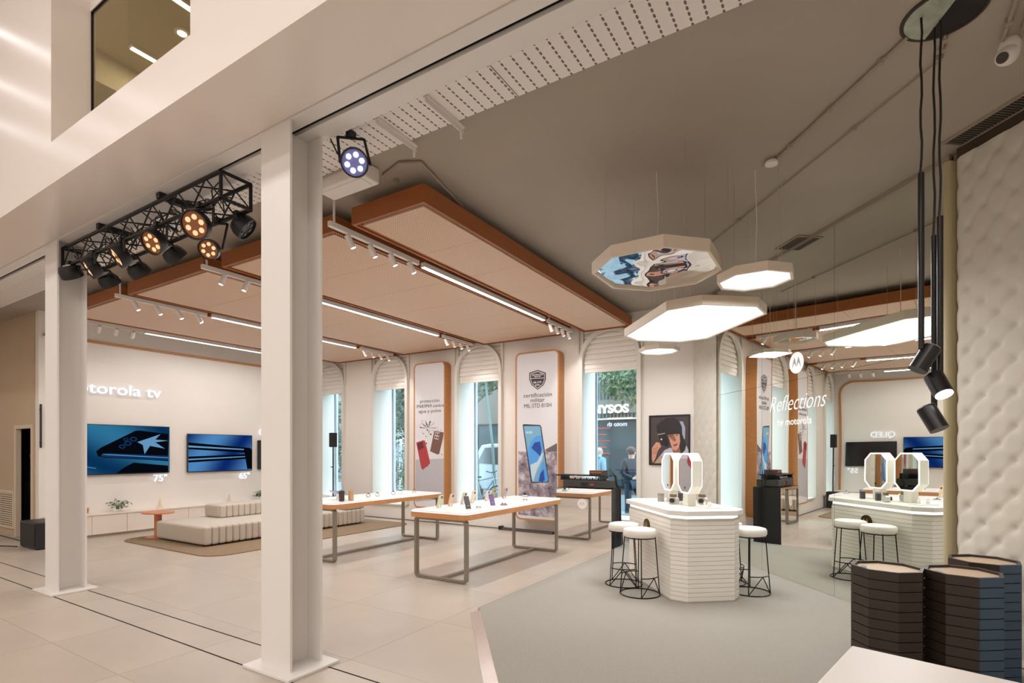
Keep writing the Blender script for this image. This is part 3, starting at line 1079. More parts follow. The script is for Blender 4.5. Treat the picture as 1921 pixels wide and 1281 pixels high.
# smoke detectors
def detector(p, label):
    t = thing('smoke_detector', label, 'smoke detector', p, group='smoke detectors')
    MB().lathe([(0.025, 0.0), (0.052, 0.006), (0.055, 0.02), (0.05, 0.03)], 20, Matrix.Translation(p)).build('body', WHITE, t, smooth=True)
    MB().lathe([(0.035, 0.03), (0.035, CEIL - p[2])], 12, Matrix.Translation(p)).build('base', CEILG, t)
detector((-0.50, 5.03, 4.04), 'white round smoke detector on the ceiling at the end of the conduit')
# conduits
CON = mat('ceiling_conduit', rgb(158, 144, 128), 0.6)
def conduit(pts, r, label):
    t = thing('ceiling_conduit', label, 'conduit', pts[0], group='ceiling conduits')
    MB().tube(pts, r, 8).build('pipe', CON, t, smooth=True)
    for q in (0.15, 0.5, 0.85):
        p = Vector(pts[0]).lerp(Vector(pts[-1]), q)
        MB().box(p.x - 0.018, p.x + 0.018, p.y - 0.018, p.y + 0.018, CEIL - 0.03, CEIL).build('clip', CON, t)
zc_ = CEIL - 0.016
conduit([(-0.47, 5.02, zc_), (0.34, 3.95, zc_)], 0.010, 'ceiling conduit from the smoke detector to the round opening')
conduit([(-2.35, 7.95, zc_), (0.52, 4.31, zc_)], 0.006, 'thin ceiling conduit running parallel to the mirror wall')
conduit([(0.53, 4.31, zc_), (0.53, 4.05, zc_)], 0.006, 'short ceiling conduit joining the thin conduit to the round opening')
conduit([(0.83, 4.28, zc_), (0.80, 3.2, zc_)], 0.012, 'left of two pipes feeding the dome camera')
conduit([(0.91, 4.24, zc_), (0.88, 3.2, zc_)], 0.012, 'right of two pipes feeding the dome camera')
conduit([(-3.50, 3.46, zc_), (-3.22, 3.38, zc_), (-3.06, 3.46, zc_), (-3.25, 4.3, zc_)], 0.014, 'bent ceiling conduit above the narrow oak raft')
# dome camera
t = thing('security_camera', 'white turret security camera on the ceiling at the top right', 'camera', (0.86, 4.30, 4.0))
MB().lathe([(0.05, 0.0), (0.055, 0.05), (0.04, 0.088)], 20, Matrix.Translation((0.87, 4.32, 4.0))).build('base', WHITE, t, smooth=True)
A = aim((-0.55, -0.75, -0.5), 0, (0.855, 4.30, 3.985))
MB().lathe([(0.02, -0.06), (0.045, -0.045), (0.055, -0.01), (0.05, 0.03), (0.034, 0.055)], 22, A).build('ball', WHITE, t, smooth=True)
MB().lathe([(0.03, 0.053), (0.03, 0.062), (0.018, 0.062)], 18, A).build('lens_ring', mat('camera_lens', rgb(60, 52, 46), 0.3), t)
# ceiling vents
def vent(c, l, w, rot, n, label):
    t = thing('ceiling_vent', label, 'vent', c, rot, group='ceiling vents')
    MB().ring([(-l / 2, -w / 2), (l / 2, -w / 2), (l / 2, w / 2), (-l / 2, w / 2)], [(-l / 2 + 0.02, -w / 2 + 0.02), (l / 2 - 0.02, -w / 2 + 0.02), (l / 2 - 0.02, w / 2 - 0.02), (-l / 2 + 0.02, w / 2 - 0.02)], 0, 0.016).build('frame', CON, t, world=False)
    MB().box(-l / 2 + 0.02, l / 2 - 0.02, -w / 2 + 0.02, w / 2 - 0.02, 0.012, 0.016).build('backing', mat('vent_dark', rgb(38, 34, 30), 0.9), t, world=False)
    for k in range(n):
        x = -l / 2 + 0.03 + (l - 0.06) * (k + 0.5) / n
        MB().box(x - 0.007, x + 0.007, -w / 2 + 0.02, w / 2 - 0.02, 0.001, 0.006).build('louvre', mat('vent_louvre', rgb(92, 82, 72), 0.6), t, world=False)
vent((0.955, 5.30, CEIL - 0.017), 0.62, 0.19, EROT, 22, 'long dark louvred ceiling vent beside the padded wall')
vent((-0.47, 7.17, CEIL - 0.017), 0.42, 0.22, EROT, 14, 'square dark ceiling vent against the top of the mirror')

# ================================================================== MIRROR WALL, PADDED PANELS
t = thing('wall_mirror', 'tall wall mirror in joined sheets between two padded panels', 'mirror', mw(0.76), EROT)
SS = (0.76, 1.917, 3.228, 4.545)
for i in range(3):
    for z0, z1 in ((0.022, 2.458), (2.461, CEIL - 0.046)):
        a, b = SS[i] - 0.76, SS[i + 1] - 0.76
        MB().box(a + 0.0015, b - 0.0015, -0.006, 0.012, z0, z1).build('mirror_sheet', MIRROR, t, world=False)
MB().box(0, 4.545 - 0.76, -0.012, 0.02, CEIL - 0.045, CEIL - 0.001).build('top_channel', CON, t, world=False)
MB().box(0, 4.545 - 0.76, 0.013, 0.029, 0.022, CEIL - 0.013).build('backing_board', BLACK, t, world=False)

def tufted(s0, s1, z0, z1, th, pitch, label):
    """diamond tufting as real relief"""
    t = thing('padded_wall_panel', label, 'wall panel', mw(s0), EROT, group='cream tufted wall panels')
    W, H = s1 - s0, z1 - z0
    st = 0.02
    nx, nz = max(8, int(W / st)), int(H / st)
    px_, pz_ = pitch
    vs_, fs_ = [], []
    def hgt(u, v):
        a, b = u / px_ + v / pz_, u / px_ - v / pz_
        # distance to the diamond grid seams and buttons
        sa, sb = abs(math.sin(PI * a)), abs(math.sin(PI * b))
        # deep pucker at each button, shallow creases between
        fa, fb = abs((a + 0.5) % 1 - 0.5), abs((b + 0.5) % 1 - 0.5)
        q = min(1.0, math.hypot(fa, fb) / 0.42)
        pk = 1 - (1 - q) ** 2.2
        cr_ = 1 - 0.22 * max(0.0, 1 - fa / 0.10) ** 1.5 - 0.30 * max(0.0, 1 - fb / 0.10) ** 1.5
        puff = pk * cr_
        e = min(u, W - u) / 0.05
        e = min(1.0, max(0.0, e)) ** 0.5
        return th * (0.35 + 0.65 * puff) * (0.25 + 0.75 * e)
    for j in range(nz + 1):
        for i in range(nx + 1):
            u, v = W * i / nx, H * j / nz
            vs_.append((u, -hgt(u, v) - 0.01, z0 + v))
    for j in range(nz):
        for i in range(nx):
            a = j * (nx + 1) + i
            fs_.append((a, a + 1, a + nx + 2, a + nx + 1))
    # back board so the panel is a solid
    m = MB().add(vs_, fs_)
    o = m.build('upholstery', CREAM, t, world=False, smooth=True)
    MB().box(0.0, W, -0.012, 0.028, z0, z1).build('back_board', CREAMP, t, world=False)
    b = MB()
    for j in range(int(2 * H / pz_) + 2):
        for i in range(int(2 * W / px_) + 2):
            if (i + j) % 2:
                continue
            u, v = i * px_ / 2, j * pz_ / 2
            if 0.03 < u < W - 0.03 and 0.03 < v < H - 0.03:
                b.lathe([(0.011, 0), (0.009, 0.006), (0.004, 0.008)], 8, frame_m((u, -0.01 - th * 0.35 + 0.001, z0 + v), (1, 0, 0), (0, 0, 1)))
    if b.v:
        tag(b.build('button', CREAM, t, world=False, smooth=True), kind='stuff')
    return t
tp = tufted(4.63, 7.6, 0.03, 3.99, 0.055, (0.235, 0.25), 'cream tufted wall panel at the right edge of the picture')
m = MB()
m.tube([(-0.035, -0.07, 0.03), (-0.035, -0.07, 3.99)], 0.034, 12)
m.box(-0.069, -0.001, -0.07, 0.02, 0.03, 3.99)
o = m.build('side_roll', CREAMP, tp, world=False, smooth=True)
tufted(0.02, 0.755, 0.022, 3.99, 0.03, (0.235, 0.25), 'narrow cream tufted wall panel between the framed portrait and the mirror')
MB().box(4.63, 7.6, -0.03, 0.0, 3.995, CEIL - 0.003, frame_m(mw(0), E2, N2)).build('trim_5', mat('shadow_gap_board', rgb(74, 60, 46), 0.8))  # dark board takes the place of the shaded gap above the padding
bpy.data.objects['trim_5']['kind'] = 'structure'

# white lettering on the mirror
WHPRINT = mat('white_vinyl', rgb(246, 243, 238), 0.6)
def onmirror(s, z):
    return frame_m(mw(s, -0.0075, z), E2, (0, 0, 1))
t = thing('mirror_badge', 'round white badge with a two peaked letter on the mirror', 'badge', mw(2.61, -0.009, 2.66))
disc, wings = logo_m(0.128, 0.0012)
placed(disc, onmirror(2.61, 2.66)).build('disc', WHPRINT, t)
placed(wings, onmirror(2.61, 2.66)).build('emblem', mat('grey_emblem', rgb(150, 142, 140), 0.5), t)
t = thing('mirror_lettering', 'white script lettering across the mirror reading Reflections by motorola', 'lettering', mw(2.45, -0.009, 2.1))
MBs = text_mb('Reflections', 0.28, 0.0012, -0.004, shear=0.4, width=1.02)
tot = MB()
for q in MBs:
    tot.add(q.v, q.f)
placed(tot, onmirror(2.58, 2.10)).build('script_line', WHPRINT, t)
tot = MB()
for q in text_mb('by motorola', 0.125, 0.0012, 0.0):
    tot.add(q.v, q.f)
placed(tot, onmirror(2.56, 1.92)).build('small_line', WHPRINT, t)

# ================================================================== COUNTER WITH VANITY MIRRORS AND STOOLS
PLANK = mat('white_slatted_plank', rgb(238, 232, 222), 0.5)
TOPM = mat('white_counter_top', rgb(240, 236, 228), 0.25)
GOLD = mat('brushed_gold', rgb(196, 160, 104), 0.25, metal=0.9)
GOLDD = mat('dark_bronze', rgb(70, 50, 34), 0.3, metal=0.7)
CTR = Vector((-1.625, 6.40, 0.02))
CL, CW, CC = 1.50, 0.78, 0.13
t = thing('octagonal_counter', 'white octagonal counter clad in horizontal planks with a lit rim', 'counter', CTR, EROT)
PH = 0.0465
for k in range(18):
    z = 0.012 + k * PH
    MB().ring(octa(CL, CW, CC), octa(CL - 0.06, CW - 0.06, CC - 0.012), z, z + PH - 0.005).build('plank', PLANK, t, world=False, bevel=0.002, seg=1)
MB().prism(octa(CL - 0.012, CW - 0.012, CC - 0.003), 0.001, 0.87).build('core', mat('counter_core', rgb(206, 198, 186), 0.7), t, world=False)
MB().ring(octa(CL - 0.02, CW - 0.02, CC), octa(CL - 0.05, CW - 0.05, CC - 0.01), 0.872, 0.905).build('light_strip', emat('counter_led', (1, 0.99, 0.97, 1), 2.0), t, world=False)
MB().prism(octa(CL + 0.07, CW + 0.07, CC + 0.015), 0.906, 0.957).build('worktop', TOPM, t, world=False, bevel=0.004)
for sy in (-1, 1):
    disc, wings = logo_m(0.085, 0.01)
    ang = 0 if sy < 0 else PI
    Mx = frame_m((-0.02, sy * (CW / 2 + 0.001), 0.70), (-sy, 0, 0), (0, 0, 1))
    d = placed(disc, Mx).build('emblem_disc', GOLDD, t, world=False)
    placed(wings, Mx).build('emblem_wings', GOLD, d, world=False)

VAN = mat('pale_vanity_body', rgb(232, 228, 214), 0.45)
VLED = emat('vanity_led', (1.0, 0.96, 1.0, 1), 2.2)
def vanity(e, label):
    n_ = 0.02
    p = CTR + E2 * e + N2 * n_ + Vector((0, 0, 0.957))
    t = thing('vanity_mirror', label, 'mirror', p, EROT, group='lit vanity mirrors on the counter')
    MB().box(-0.055, 0.055, -0.05, 0.05, 0.0, 0.16).build('stand', VAN, t, world=False, bevel=0.004)
    P = octa(0.36, 0.46, 0.09)
    Mx = frame_m((0, 0.055, 0.37), (1, 0, 0), (0, 0, 1))     # z of the frame points to -y
    MB().prism(P, 0.0, 0.11, Mx).build('box_body', VAN, t, world=False)
    for nm, z0, z1, sgn in (('front', 0.11, 0.117, 1), ('rear', -0.007, 0.0, -1)):
        MB().ring(octa(0.356, 0.456, 0.09), octa(0.324, 0.424, 0.079), z0, z1, Mx).build('lit_rim', VLED, t, world=False)
        zz = (0.111, 0.114) if sgn > 0 else (-0.004, -0.001)
        MB().prism(octa(0.324, 0.424, 0.079), zz[0], zz[1], Mx).build('mirror_face', MIRRORP, t, world=False)
        zb_ = 0.1142 if sgn > 0 else -0.0052
        MB().lathe([(0.014, 0), (0.014, 0.001)], 12, Mx @ Matrix.Translation((0.0, -0.165, zb_))).build('touch_button', BLACK, t, world=False)
vanity(-0.235, 'lit octagonal vanity mirror on the far half of the counter')
vanity(0.225, 'lit octagonal vanity mirror on the near half of the counter')
# small goods on the counter
GREYB = mat('grey_product', rgb(150, 146, 140), 0.45)
def counter_box(e, n_, s, col, label, nm='product_box', cat='box', lid=True):
    p = CTR + E2 * e + N2 * n_ + Vector((0, 0, 0.958))
    t = thing(nm, label, cat, p, EROT + 0.3)
    MB().box(-s[0] / 2, s[0] / 2, -s[1] / 2, s[1] / 2, 0, s[2] * 0.8).build('carton', col, t, world=False, bevel=0.003)
    MB().box(-s[0] / 2 - 0.001, s[0] / 2 + 0.001, -s[1] / 2 - 0.001, s[1] / 2 + 0.001, s[2] * 0.8 + 0.001, s[2]).build('lid', GREYB if lid else col, t, world=False)
counter_box(-0.34, 0.17, (0.05, 0.05, 0.12), mat('dark_product', rgb(66, 58, 58), 0.4), 'dark slim product box at the far end of the counter')
counter_box(-0.06, 0.20, (0.05, 0.05, 0.11), mat('dark_product', rgb(66, 58, 58), 0.4), 'dark slim product box between the two vanity mirrors')
counter_box(-0.30, -0.10, (0.06, 0.05, 0.10), GREYB, 'grey product box behind the far vanity mirror')
def headset(e, n_, label):
    p = CTR + E2 * e + N2 * n_ + Vector((0, 0, 0.958))
    t = thing('compact_camera', label, 'camera', p, EROT + 0.4)
    MB().prism(rrect(-0.065, 0.065, 0.0, 0.08, 0.028, 5), -0.025, 0.025, frame_m((0, 0, 0), (1, 0, 0), (0, 0, 1))).build('body', mat('silver_camera_body', rgb(196, 192, 180), 0.35, metal=0.3), t, world=False, bevel=0.004)
    MB().lathe([(0.026, 0.0), (0.026, 0.03), (0.02, 0.032)], 18, frame_m((0.01, -0.025, 0.042), (1, 0, 0), (0, 0, 1))).build('lens_barrel', BLACK, t, world=False, smooth=True)
    MB().box(-0.045, 0.03, -0.02, 0.02, 0.0805, 0.115).build('viewfinder', mat('brown_leather', rgb(120, 98, 76), 0.5), t, world=False, bevel=0.004)
headset(0.02, -0.08, 'silver compact camera between the two vanity mirrors')
headset(0.10, 0.24, 'silver compact camera on the mirror side of the counter')
t = thing('cosmetic_tray', 'clear white tray with small bottles on the near end of the counter', 'tray', CTR + E2 * 0.47 + N2 * 0.10 + Vector((0, 0, 0.958)), EROT)
MB().box(-0.09, 0.09, -0.12, 0.12, 0, 0.008).build('base', TOPM, t, world=False, bevel=0.003)
for k in range(4):
    MB().lathe([(0.012, 0.009), (0.012, 0.05), (0.005, 0.056), (0.005, 0.07)], 10, Matrix.Translation((-0.05 + 0.035 * k, 0.05 * math.sin(k * 2), 0))).build('bottle', TOPM, t, world=False, smooth=True)

SEATM = mat('white_leather', rgb(236, 230, 220), 0.5)
WIRE = mat('black_wire', rgb(22, 21, 22), 0.4, metal=0.5)
def stool(loc, rot, label):
    t = thing('bar_stool', label, 'stool', loc, rot, group='wire bar stools at the counter')
    MB().lathe([(0.150, 0.636), (0.172, 0.642), (0.182, 0.66), (0.182, 0.70), (0.172, 0.718), (0.14, 0.727), (0.0, 0.729)], 32).build('seat', SEATM, t, world=False, smooth=True)
    MB().tube([(0.168 * math.cos(a), 0.168 * math.sin(a), 0.63) for a in [2 * PI * k / 32 for k in range(32)]], 0.006, 6, closed=True).build('top_ring', WIRE, t, world=False)
    MB().tube([(0.215 * math.cos(a), 0.215 * math.sin(a), 0.0065) for a in [2 * PI * k / 40 for k in range(40)]], 0.0065, 6, closed=True).build('base_ring', WIRE, t, world=False)
    for k in range(4):
        a = PI / 4 + PI / 2 * k
        MB().tube([(0.165 * math.cos(a), 0.165 * math.sin(a), 0.63), (0.213 * math.cos(a), 0.213 * math.sin(a), 0.007)], 0.006, 6).build('leg', WIRE, t, world=False)
    # foot rest: bar on the front with a triangle of struts down to the ring
    for a0 in (0.0, PI):
        r1 = 0.197
        pa = Vector((r1 * math.cos(a0 - PI / 4), r1 * math.sin(a0 - PI / 4), 0.21))
        pb = Vector((r1 * math.cos(a0 + PI / 4), r1 * math.sin(a0 + PI / 4), 0.21))
        pm = (pa + pb) / 2
        arc = [Vector((r1 * math.cos(a0 + q), r1 * math.sin(a0 + q), 0.21)) for q in [-PI / 4 + PI / 2 * k / 8 for k in range(9)]]
        MB().tube(arc, 0.006, 6).build('foot_rest', WIRE, t, world=False)
        apex = arc[4]
        for s_ in (-1, 1):
            q = Vector((0.213 * math.cos(a0 + s_ * PI / 4), 0.213 * math.sin(a0 + s_ * PI / 4), 0.008))
            MB().tube([apex, q], 0.0055, 6).build('strut', WIRE, t, world=False)
    return t
def cpos(e, n_):
    p = CTR + E2 * e + N2 * n_
    return (p.x, p.y, 0.02)
st = stool(cpos(0.33, -0.615), EROT + 0.5, 'white seated wire stool nearest the camera on the left side of the counter')
dup(st, cpos(-0.12, -0.64), EROT - 0.4, 'white seated wire stool on the left side of the counter, behind the nearest one', 'wire bar stools at the counter')
dup(st, cpos(0.42, 0.63), EROT + 0.2, 'white seated wire stool right of the counter, in front of the mirror', 'wire bar stools at the counter')
dup(st, cpos(-0.03, 0.61), EROT + 0.9, 'white seated wire stool mostly hidden behind the right side of the counter', 'wire bar stools at the counter')

# ================================================================== SLATTED OCTAGONAL BINS AND NEAR TABLE
BROWN = mat('dark_brown_lacquer', rgb(50, 39, 32), 0.38)
SLATEB = mat('slate_blue_face', rgb(56, 78, 98), 0.38)  # colours one facet of two bins blue
INNER = mat('pale_oak_tray', rgb(206, 178, 150), 0.4)
def regoct(r):
    return [(r * math.cos(PI / 8 + PI / 4 * k), r * math.sin(PI / 8 + PI / 4 * k)) for k in range(8)]
def bin_(loc, rot, label, blue, sticker):
    t = thing('octagonal_bin', label, 'bin', loc, rot, group='slatted octagonal bins')
    r = 0.208
    hgt, n = 0.82, 13
    ph = hgt / n
    for k in range(n):
        z = k * ph
        ro, ri = regoct(r), regoct(r - 0.02)
        body, side = MB(), MB()
        for i in range(8):
            j = (i + 1) % 8
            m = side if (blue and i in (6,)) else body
            m.add([(ro[i][0], ro[i][1], z), (ro[j][0], ro[j][1], z), (ri[j][0], ri[j][1], z), (ri[i][0], ri[i][1], z),
                   (ro[i][0], ro[i][1], z + ph - 0.006), (ro[j][0], ro[j][1], z + ph - 0.006), (ri[j][0], ri[j][1], z + ph - 0.006), (ri[i][0], ri[i][1], z + ph - 0.006)],
                  [(0, 1, 5, 4), (2, 3, 7, 6), (4, 5, 6, 7), (3, 2, 1, 0), (0, 4, 7, 3), (1, 2, 6, 5)])
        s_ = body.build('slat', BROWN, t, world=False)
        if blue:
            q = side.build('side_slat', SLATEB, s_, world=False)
            q['label'] = 'slat piece coloured slate blue'
    MB().prism(regoct(r - 0.012), 0.0, hgt - 0.035).build('core', mat('bin_core', rgb(34, 27, 23), 0.7), t, world=False)
    MB().prism(regoct(r - 0.022), hgt - 0.034, hgt - 0.022).build('tray', INNER, t, world=False)
    if sticker:
        a = 5
        p0, p1 = Vector(regoct(r - 0.03)[4] + (hgt - 0.020,)), Vector(regoct(r - 0.03)[5] + (hgt - 0.020,))
        MB().box(-0.028, 0.028, -0.001, 0.001, -0.0, 0.03, frame_m(p0.lerp(p1, 0.5), (p1 - p0), (-(p1 - p0).y, (p1 - p0).x, 0))).build('price_label', LABELW, t, world=False)
    return t
RB = -0.16
bin_((0.665, 4.41, 0.02), RB, 'brown slatted octagonal bin with one face coloured slate blue, standing in front of another', True, True)
bin_((0.262, 4.32, 0.02), RB, 'all brown slatted octagonal bin, leftmost of the three', False, True)
bin_((0.86, 4.955, 0.02), RB, 'brown slatted octagonal bin with one face coloured slate blue, at the back against the padded wall', True, False)

# white table in the near right corner
tc = Vector((0.034, 2.277, 0.9))
ex = Vector((0.47 - 0.034, 2.178 - 2.277, 0)).normalized()
ey = Vector((-0.04 - 0.034, 1.863 - 2.277, 0))
ey = (ey - ex * ey.dot(ex)).normalized()
t = thing('white_table', 'plain white table top in the bottom right corner', 'table', (tc.x, tc.y, 0), math.atan2(ex.y, ex.x))
MB().box(0, 1.5, -0.75, 0, 0.86, 0.90).build('table_top', mat('white_laminate', rgb(240, 232, 226), 0.35), t, world=False, bevel=0.006)
for x in (0.06, 1.40):
    for y in (-0.69, -0.09):
        MB().box(x, x + 0.04, y, y + 0.04, 0.0235, 0.858).build('leg', STEELW, t, world=False)

# ================================================================== DISPLAY TABLES
TWHITE = mat('white_table_surface', rgb(244, 240, 236), 0.3)
TEDGE = emat('table_edge_led', (1.0, 0.98, 1.0, 1), 1.5)
def table(x0, x1, y0, y1, label):
    t = thing('display_table', label, 'table', ((x0 + x1) / 2, (y0 + y1) / 2, 0), group='display tables')
    zt = 0.855
    MB().prism(rrect(x0, x1, y0, y1, 0.09), zt - 0.085, zt - 0.019).build('oak_apron', WOODT, t, bevel=0.004)
    MB().prism(rrect(x0 + 0.004, x1 - 0.004, y0 + 0.004, y1 - 0.004, 0.087), zt - 0.0188, zt - 0.006).build('light_edge', TEDGE, t)
    MB().prism(rrect(x0 + 0.006, x1 - 0.006, y0 + 0.006, y1 - 0.006, 0.085), zt - 0.0059, zt).build('table_top', TWHITE, t)
    for y in (y0 + 0.09, y1 - 0.09):
        # closed flat-bar hoop
        out_ = rrect(x0 + 0.05, x1 - 0.05, 0.005, zt - 0.086, 0.05, 5)
        inn = rrect(x0 + 0.08, x1 - 0.08, 0.035, zt - 0.116, 0.03, 5)
        MB().ring(out_, inn, -0.03, 0.03, frame_m((0, y, 0), (1, 0, 0), (0, 0, 1))).build('leg_hoop', ALU, t)
    xm = (x0 + x1) / 2
    MB().box(xm - 0.03, xm + 0.03, y0 + 0.121, y1 - 0.121, 0.006, 0.036).build('stretcher', ALU, t)
    return t
table(-4.68, -3.76, 5.06, 7.62, 'white topped display table with an oak edge, nearest the carpet')
table(-7.06, -6.10, 5.06, 7.52, 'white topped display table with an oak edge, behind the near column')

# phones on little stands
def phone(x, y, h, yaw, tilt, col, label, scr=None):
    t = thing('display_phone', label, 'phone', (x, y, 0.8555), yaw, group='phones on the near display table')
    MB().prism([(0.035 * math.cos(2 * PI * k / 16), 0.035 * math.sin(2 * PI * k / 16)) for k in range(16)], 0.0, 0.008).build('stand_base', TWHITE, t, world=False)
    Mx = Matrix.Translation((0, 0.012, 0.006)) @ Matrix.Rotation(tilt, 4, 'X')
    MB().prism(rrect(-0.036, 0.036, 0.0, h, 0.008, 3), -0.0045, 0.0045, Mx @ frame_m((0, 0, 0), (1, 0, 0), (0, 0, 1))).build('case', col, t, world=False)
    MB().prism(rrect(-0.033, 0.033, 0.003, h - 0.003, 0.007, 3), 0.0046, 0.006, Mx @ frame_m((0, 0, 0), (1, 0, 0), (0, 0, 1))).build('screen', scr or BLACKG, t, world=False)
    MB().prism(rrect(-0.026, -0.002, h - 0.045, h - 0.012, 0.005, 2), -0.0062, -0.0046, Mx @ frame_m((0, 0, 0), (1, 0, 0), (0, 0, 1))).build('camera_bump', mat('camera_bump', rgb(70, 66, 64), 0.3), t, world=False)
    MB().box(-0.012, 0.012, 0.02, 0.03, 0.008, 0.05).build('stand_arm', TWHITE, t, world=False)
pc = lambda n, r, g, b: mat('phone_' + n, rgb(r, g, b), 0.35)
phs = [(822, 940, 0.16, 'pale green', pc('green', 206, 206, 176), 'pale green phone on a stand at the front left of the near table'),
       (843, 937, 0.16, 'rose', pc('rose', 222, 188, 160), 'rose phone on a stand second from the front left of the near table'),
       (867, 934, 0.16, 'sand', pc('sand', 206, 192, 166), 'sand coloured phone on a stand before the light window reveal'),
       (884, 930, 0.17, 'cream', pc('cream', 232, 212, 176), 'cream phone on a stand behind the black phone'),
       (911, 924, 0.15, 'pink', pc('pink', 226, 206, 204), 'pale pink phone on a stand in the middle of the left row'),
       (922, 924, 0.16, 'khaki', pc('khaki', 178, 164, 112), 'khaki phone on a stand beside the pale pink one'),
       (944, 921, 0.16, 'grey', pc('grey', 176, 162, 158), 'grey phone on a stand at the far end of the left row')]
for i, (px, py, h, _n, m_, lab) in enumerate(phs):
    X = -4.50
    p = at_x(px, py, X)
    phone(X, min(max(p.y, 5.2), 7.5), h + 0.015, -PI / 2 - 0.30, -0.36, m_, lab)
phone(-4.02, 5.47, 0.17, PI / 2 - 0.35, -0.34, pc('black', 52, 46, 44), 'black phone on a stand at the front right of the near table', pc('charcoal_screen', 70, 64, 60))
phone(-4.0, 6.0, 0.16, PI / 2 - 0.35, -0.34, pc('purple', 104, 76, 136), 'purple phone on a stand at the middle right of the near table', pc('purple_screen', 112, 84, 140))
# cables and pucks beside them
for i, (x, y) in enumerate(((-3.98, 5.62), (-3.95, 6.18), (-4.0, 6.85))):
    t = thing('charging_puck', ['white charging puck beside the black phone', 'grey ear bud case beside the purple phone', 'white charging puck at the far right of the near table'][i], 'charger', (x, y, 0.8555))
    MB().lathe([(0.05, 0), (0.052, 0.004), (0.05, 0.012), (0.03, 0.014)], 20).build('base', TWHITE if i != 1 else GREYB, t, world=False, smooth=True)
    for s_ in (-1, 1):
        MB().lathe([(0.012, 0.0), (0.016, 0.008), (0.008, 0.018)], 12, Matrix.Translation((0.022 * s_, 0, 0.014))).build('ear_bud', GREYB, t, world=False, smooth=True)
for i, (px, py) in enumerate(((968, 918), (935, 918), (898, 927), (858, 934))):
    p = at_z(px, py, 0.86)
    y = min(p.y, 7.45)
    t = thing('acrylic_stand', 'small white acrylic display block on the near table, number %s from the far end' % ['one', 'two', 'three', 'four'][i], 'stand', (-4.36, max(5.3, y), 0.8555), group='acrylic blocks')
    t['label'] = ['white acrylic display block at the far end of the near table', 'white acrylic display block beside the grey phone', 'white acrylic display block beside the pale pink phone', 'white acrylic display block beside the sand coloured phone'][i]
    MB().prism([(-0.05, -0.04), (0.05, -0.04), (0.05, 0.04), (-0.05, 0.04)], 0, 0.035, top=[(-0.03, 0.0), (0.03, 0.0), (0.03, 0.035), (-0.03, 0.035)]).build('block', TWHITE, t, world=False)
    MB().box(-0.02, 0.02, 0.005, 0.01, 0.035, 0.06).build('clip', TWHITE, t, world=False)
# watches, speakers and a tablet on the far table
def speaker_can(x, y, col, label):
    t = thing('portable_speaker', label, 'speaker', (x, y, 0.8555), group='portable speakers')
    MB().lathe([(0.03, 0.0), (0.04, 0.008), (0.04, 0.15), (0.03, 0.158)], 20).build('body', col, t, world=False, smooth=True)
    MB().lathe([(0.026, 0.158), (0.02, 0.162)], 16).build('top_disc', BLACK, t, world=False)
    MB().box(-0.006, 0.006, -0.0425, -0.039, 0.03, 0.05).build('badge', GREYB, t, world=False)
p = at_x(641, 934, -6.30); speaker_can(-6.30, max(p.y, 5.2), mat('charcoal_fabric', rgb(70, 62, 52), 0.8), 'charcoal cylinder speaker on the table behind the near column')
p = at_x(658.5, 933, -6.28); speaker_can(-6.28, max(p.y, 5.32), mat('tan_fabric', rgb(206, 164, 122), 0.8), 'tan cylinder speaker on the table behind the near column')
for i, (px, lab) in enumerate(((691, 'dark red'), (708, 'charcoal'), (738, 'brown'), (751, 'white'), (777, 'beige'))):
    p = at_x(px, 920, -6.42)
    t = thing('smart_watch', lab + ' wrist watch standing on the table behind the near column', 'watch', (-6.42, min(p.y, 7.4), 0.8555), 0.5 + 0.2 * i, group='watches on the far display table')
    bandm = mat('band_' + lab.replace(' ', '_'), {'dark red': rgb(150, 70, 66), 'charcoal': rgb(60, 58, 60), 'brown': rgb(92, 70, 58), 'white': rgb(226, 222, 214), 'beige': rgb(190, 176, 150)}[lab], 0.5)
    MB().ring([(0.034 * math.cos(a), 0.026 + 0.026 * math.sin(a) * 1.0 + 0.012) for a in [2 * PI * k / 20 for k in range(20)]],
              [(0.030 * math.cos(a), 0.026 + 0.022 * math.sin(a) + 0.012) for a in [2 * PI * k / 20 for k in range(20)]], -0.011, 0.011, frame_m((0, 0, 0), (1, 0, 0), (0, 0, 1))).build('band', bandm, t, world=False)
    MB().box(-0.018, 0.018, -0.018, 0.018, 0.0645, 0.073).build('watch_face', BLACKG, t, world=False, bevel=0.004)
    MB().box(-0.03, 0.03, -0.03, 0.03, 0.0, 0.011).build('stand_base', TWHITE, t, world=False)
t = thing('tablet', 'pale tablet propped up on the table behind the near column', 'tablet', (-6.55, 5.55, 0.8555), 0.2)
Mx = Matrix.Translation((0, 0.0, 0.105)) @ Matrix.Rotation(1.15, 4, 'X')
MB().box(-0.12, 0.12, -0.004, 0.004, -0.085, 0.085, Mx).build('body', GREYB, t, world=False, bevel=0.003)
MB().box(-0.112, 0.112, -0.006, -0.004, -0.077, 0.077, Mx).build('screen', mat('tablet_screen', rgb(150, 150, 190), 0.3), t, world=False)
MB().box(-0.03, 0.03, -0.03, 0.03, 0.0, 0.09).build('stand', TWHITE, t, world=False)

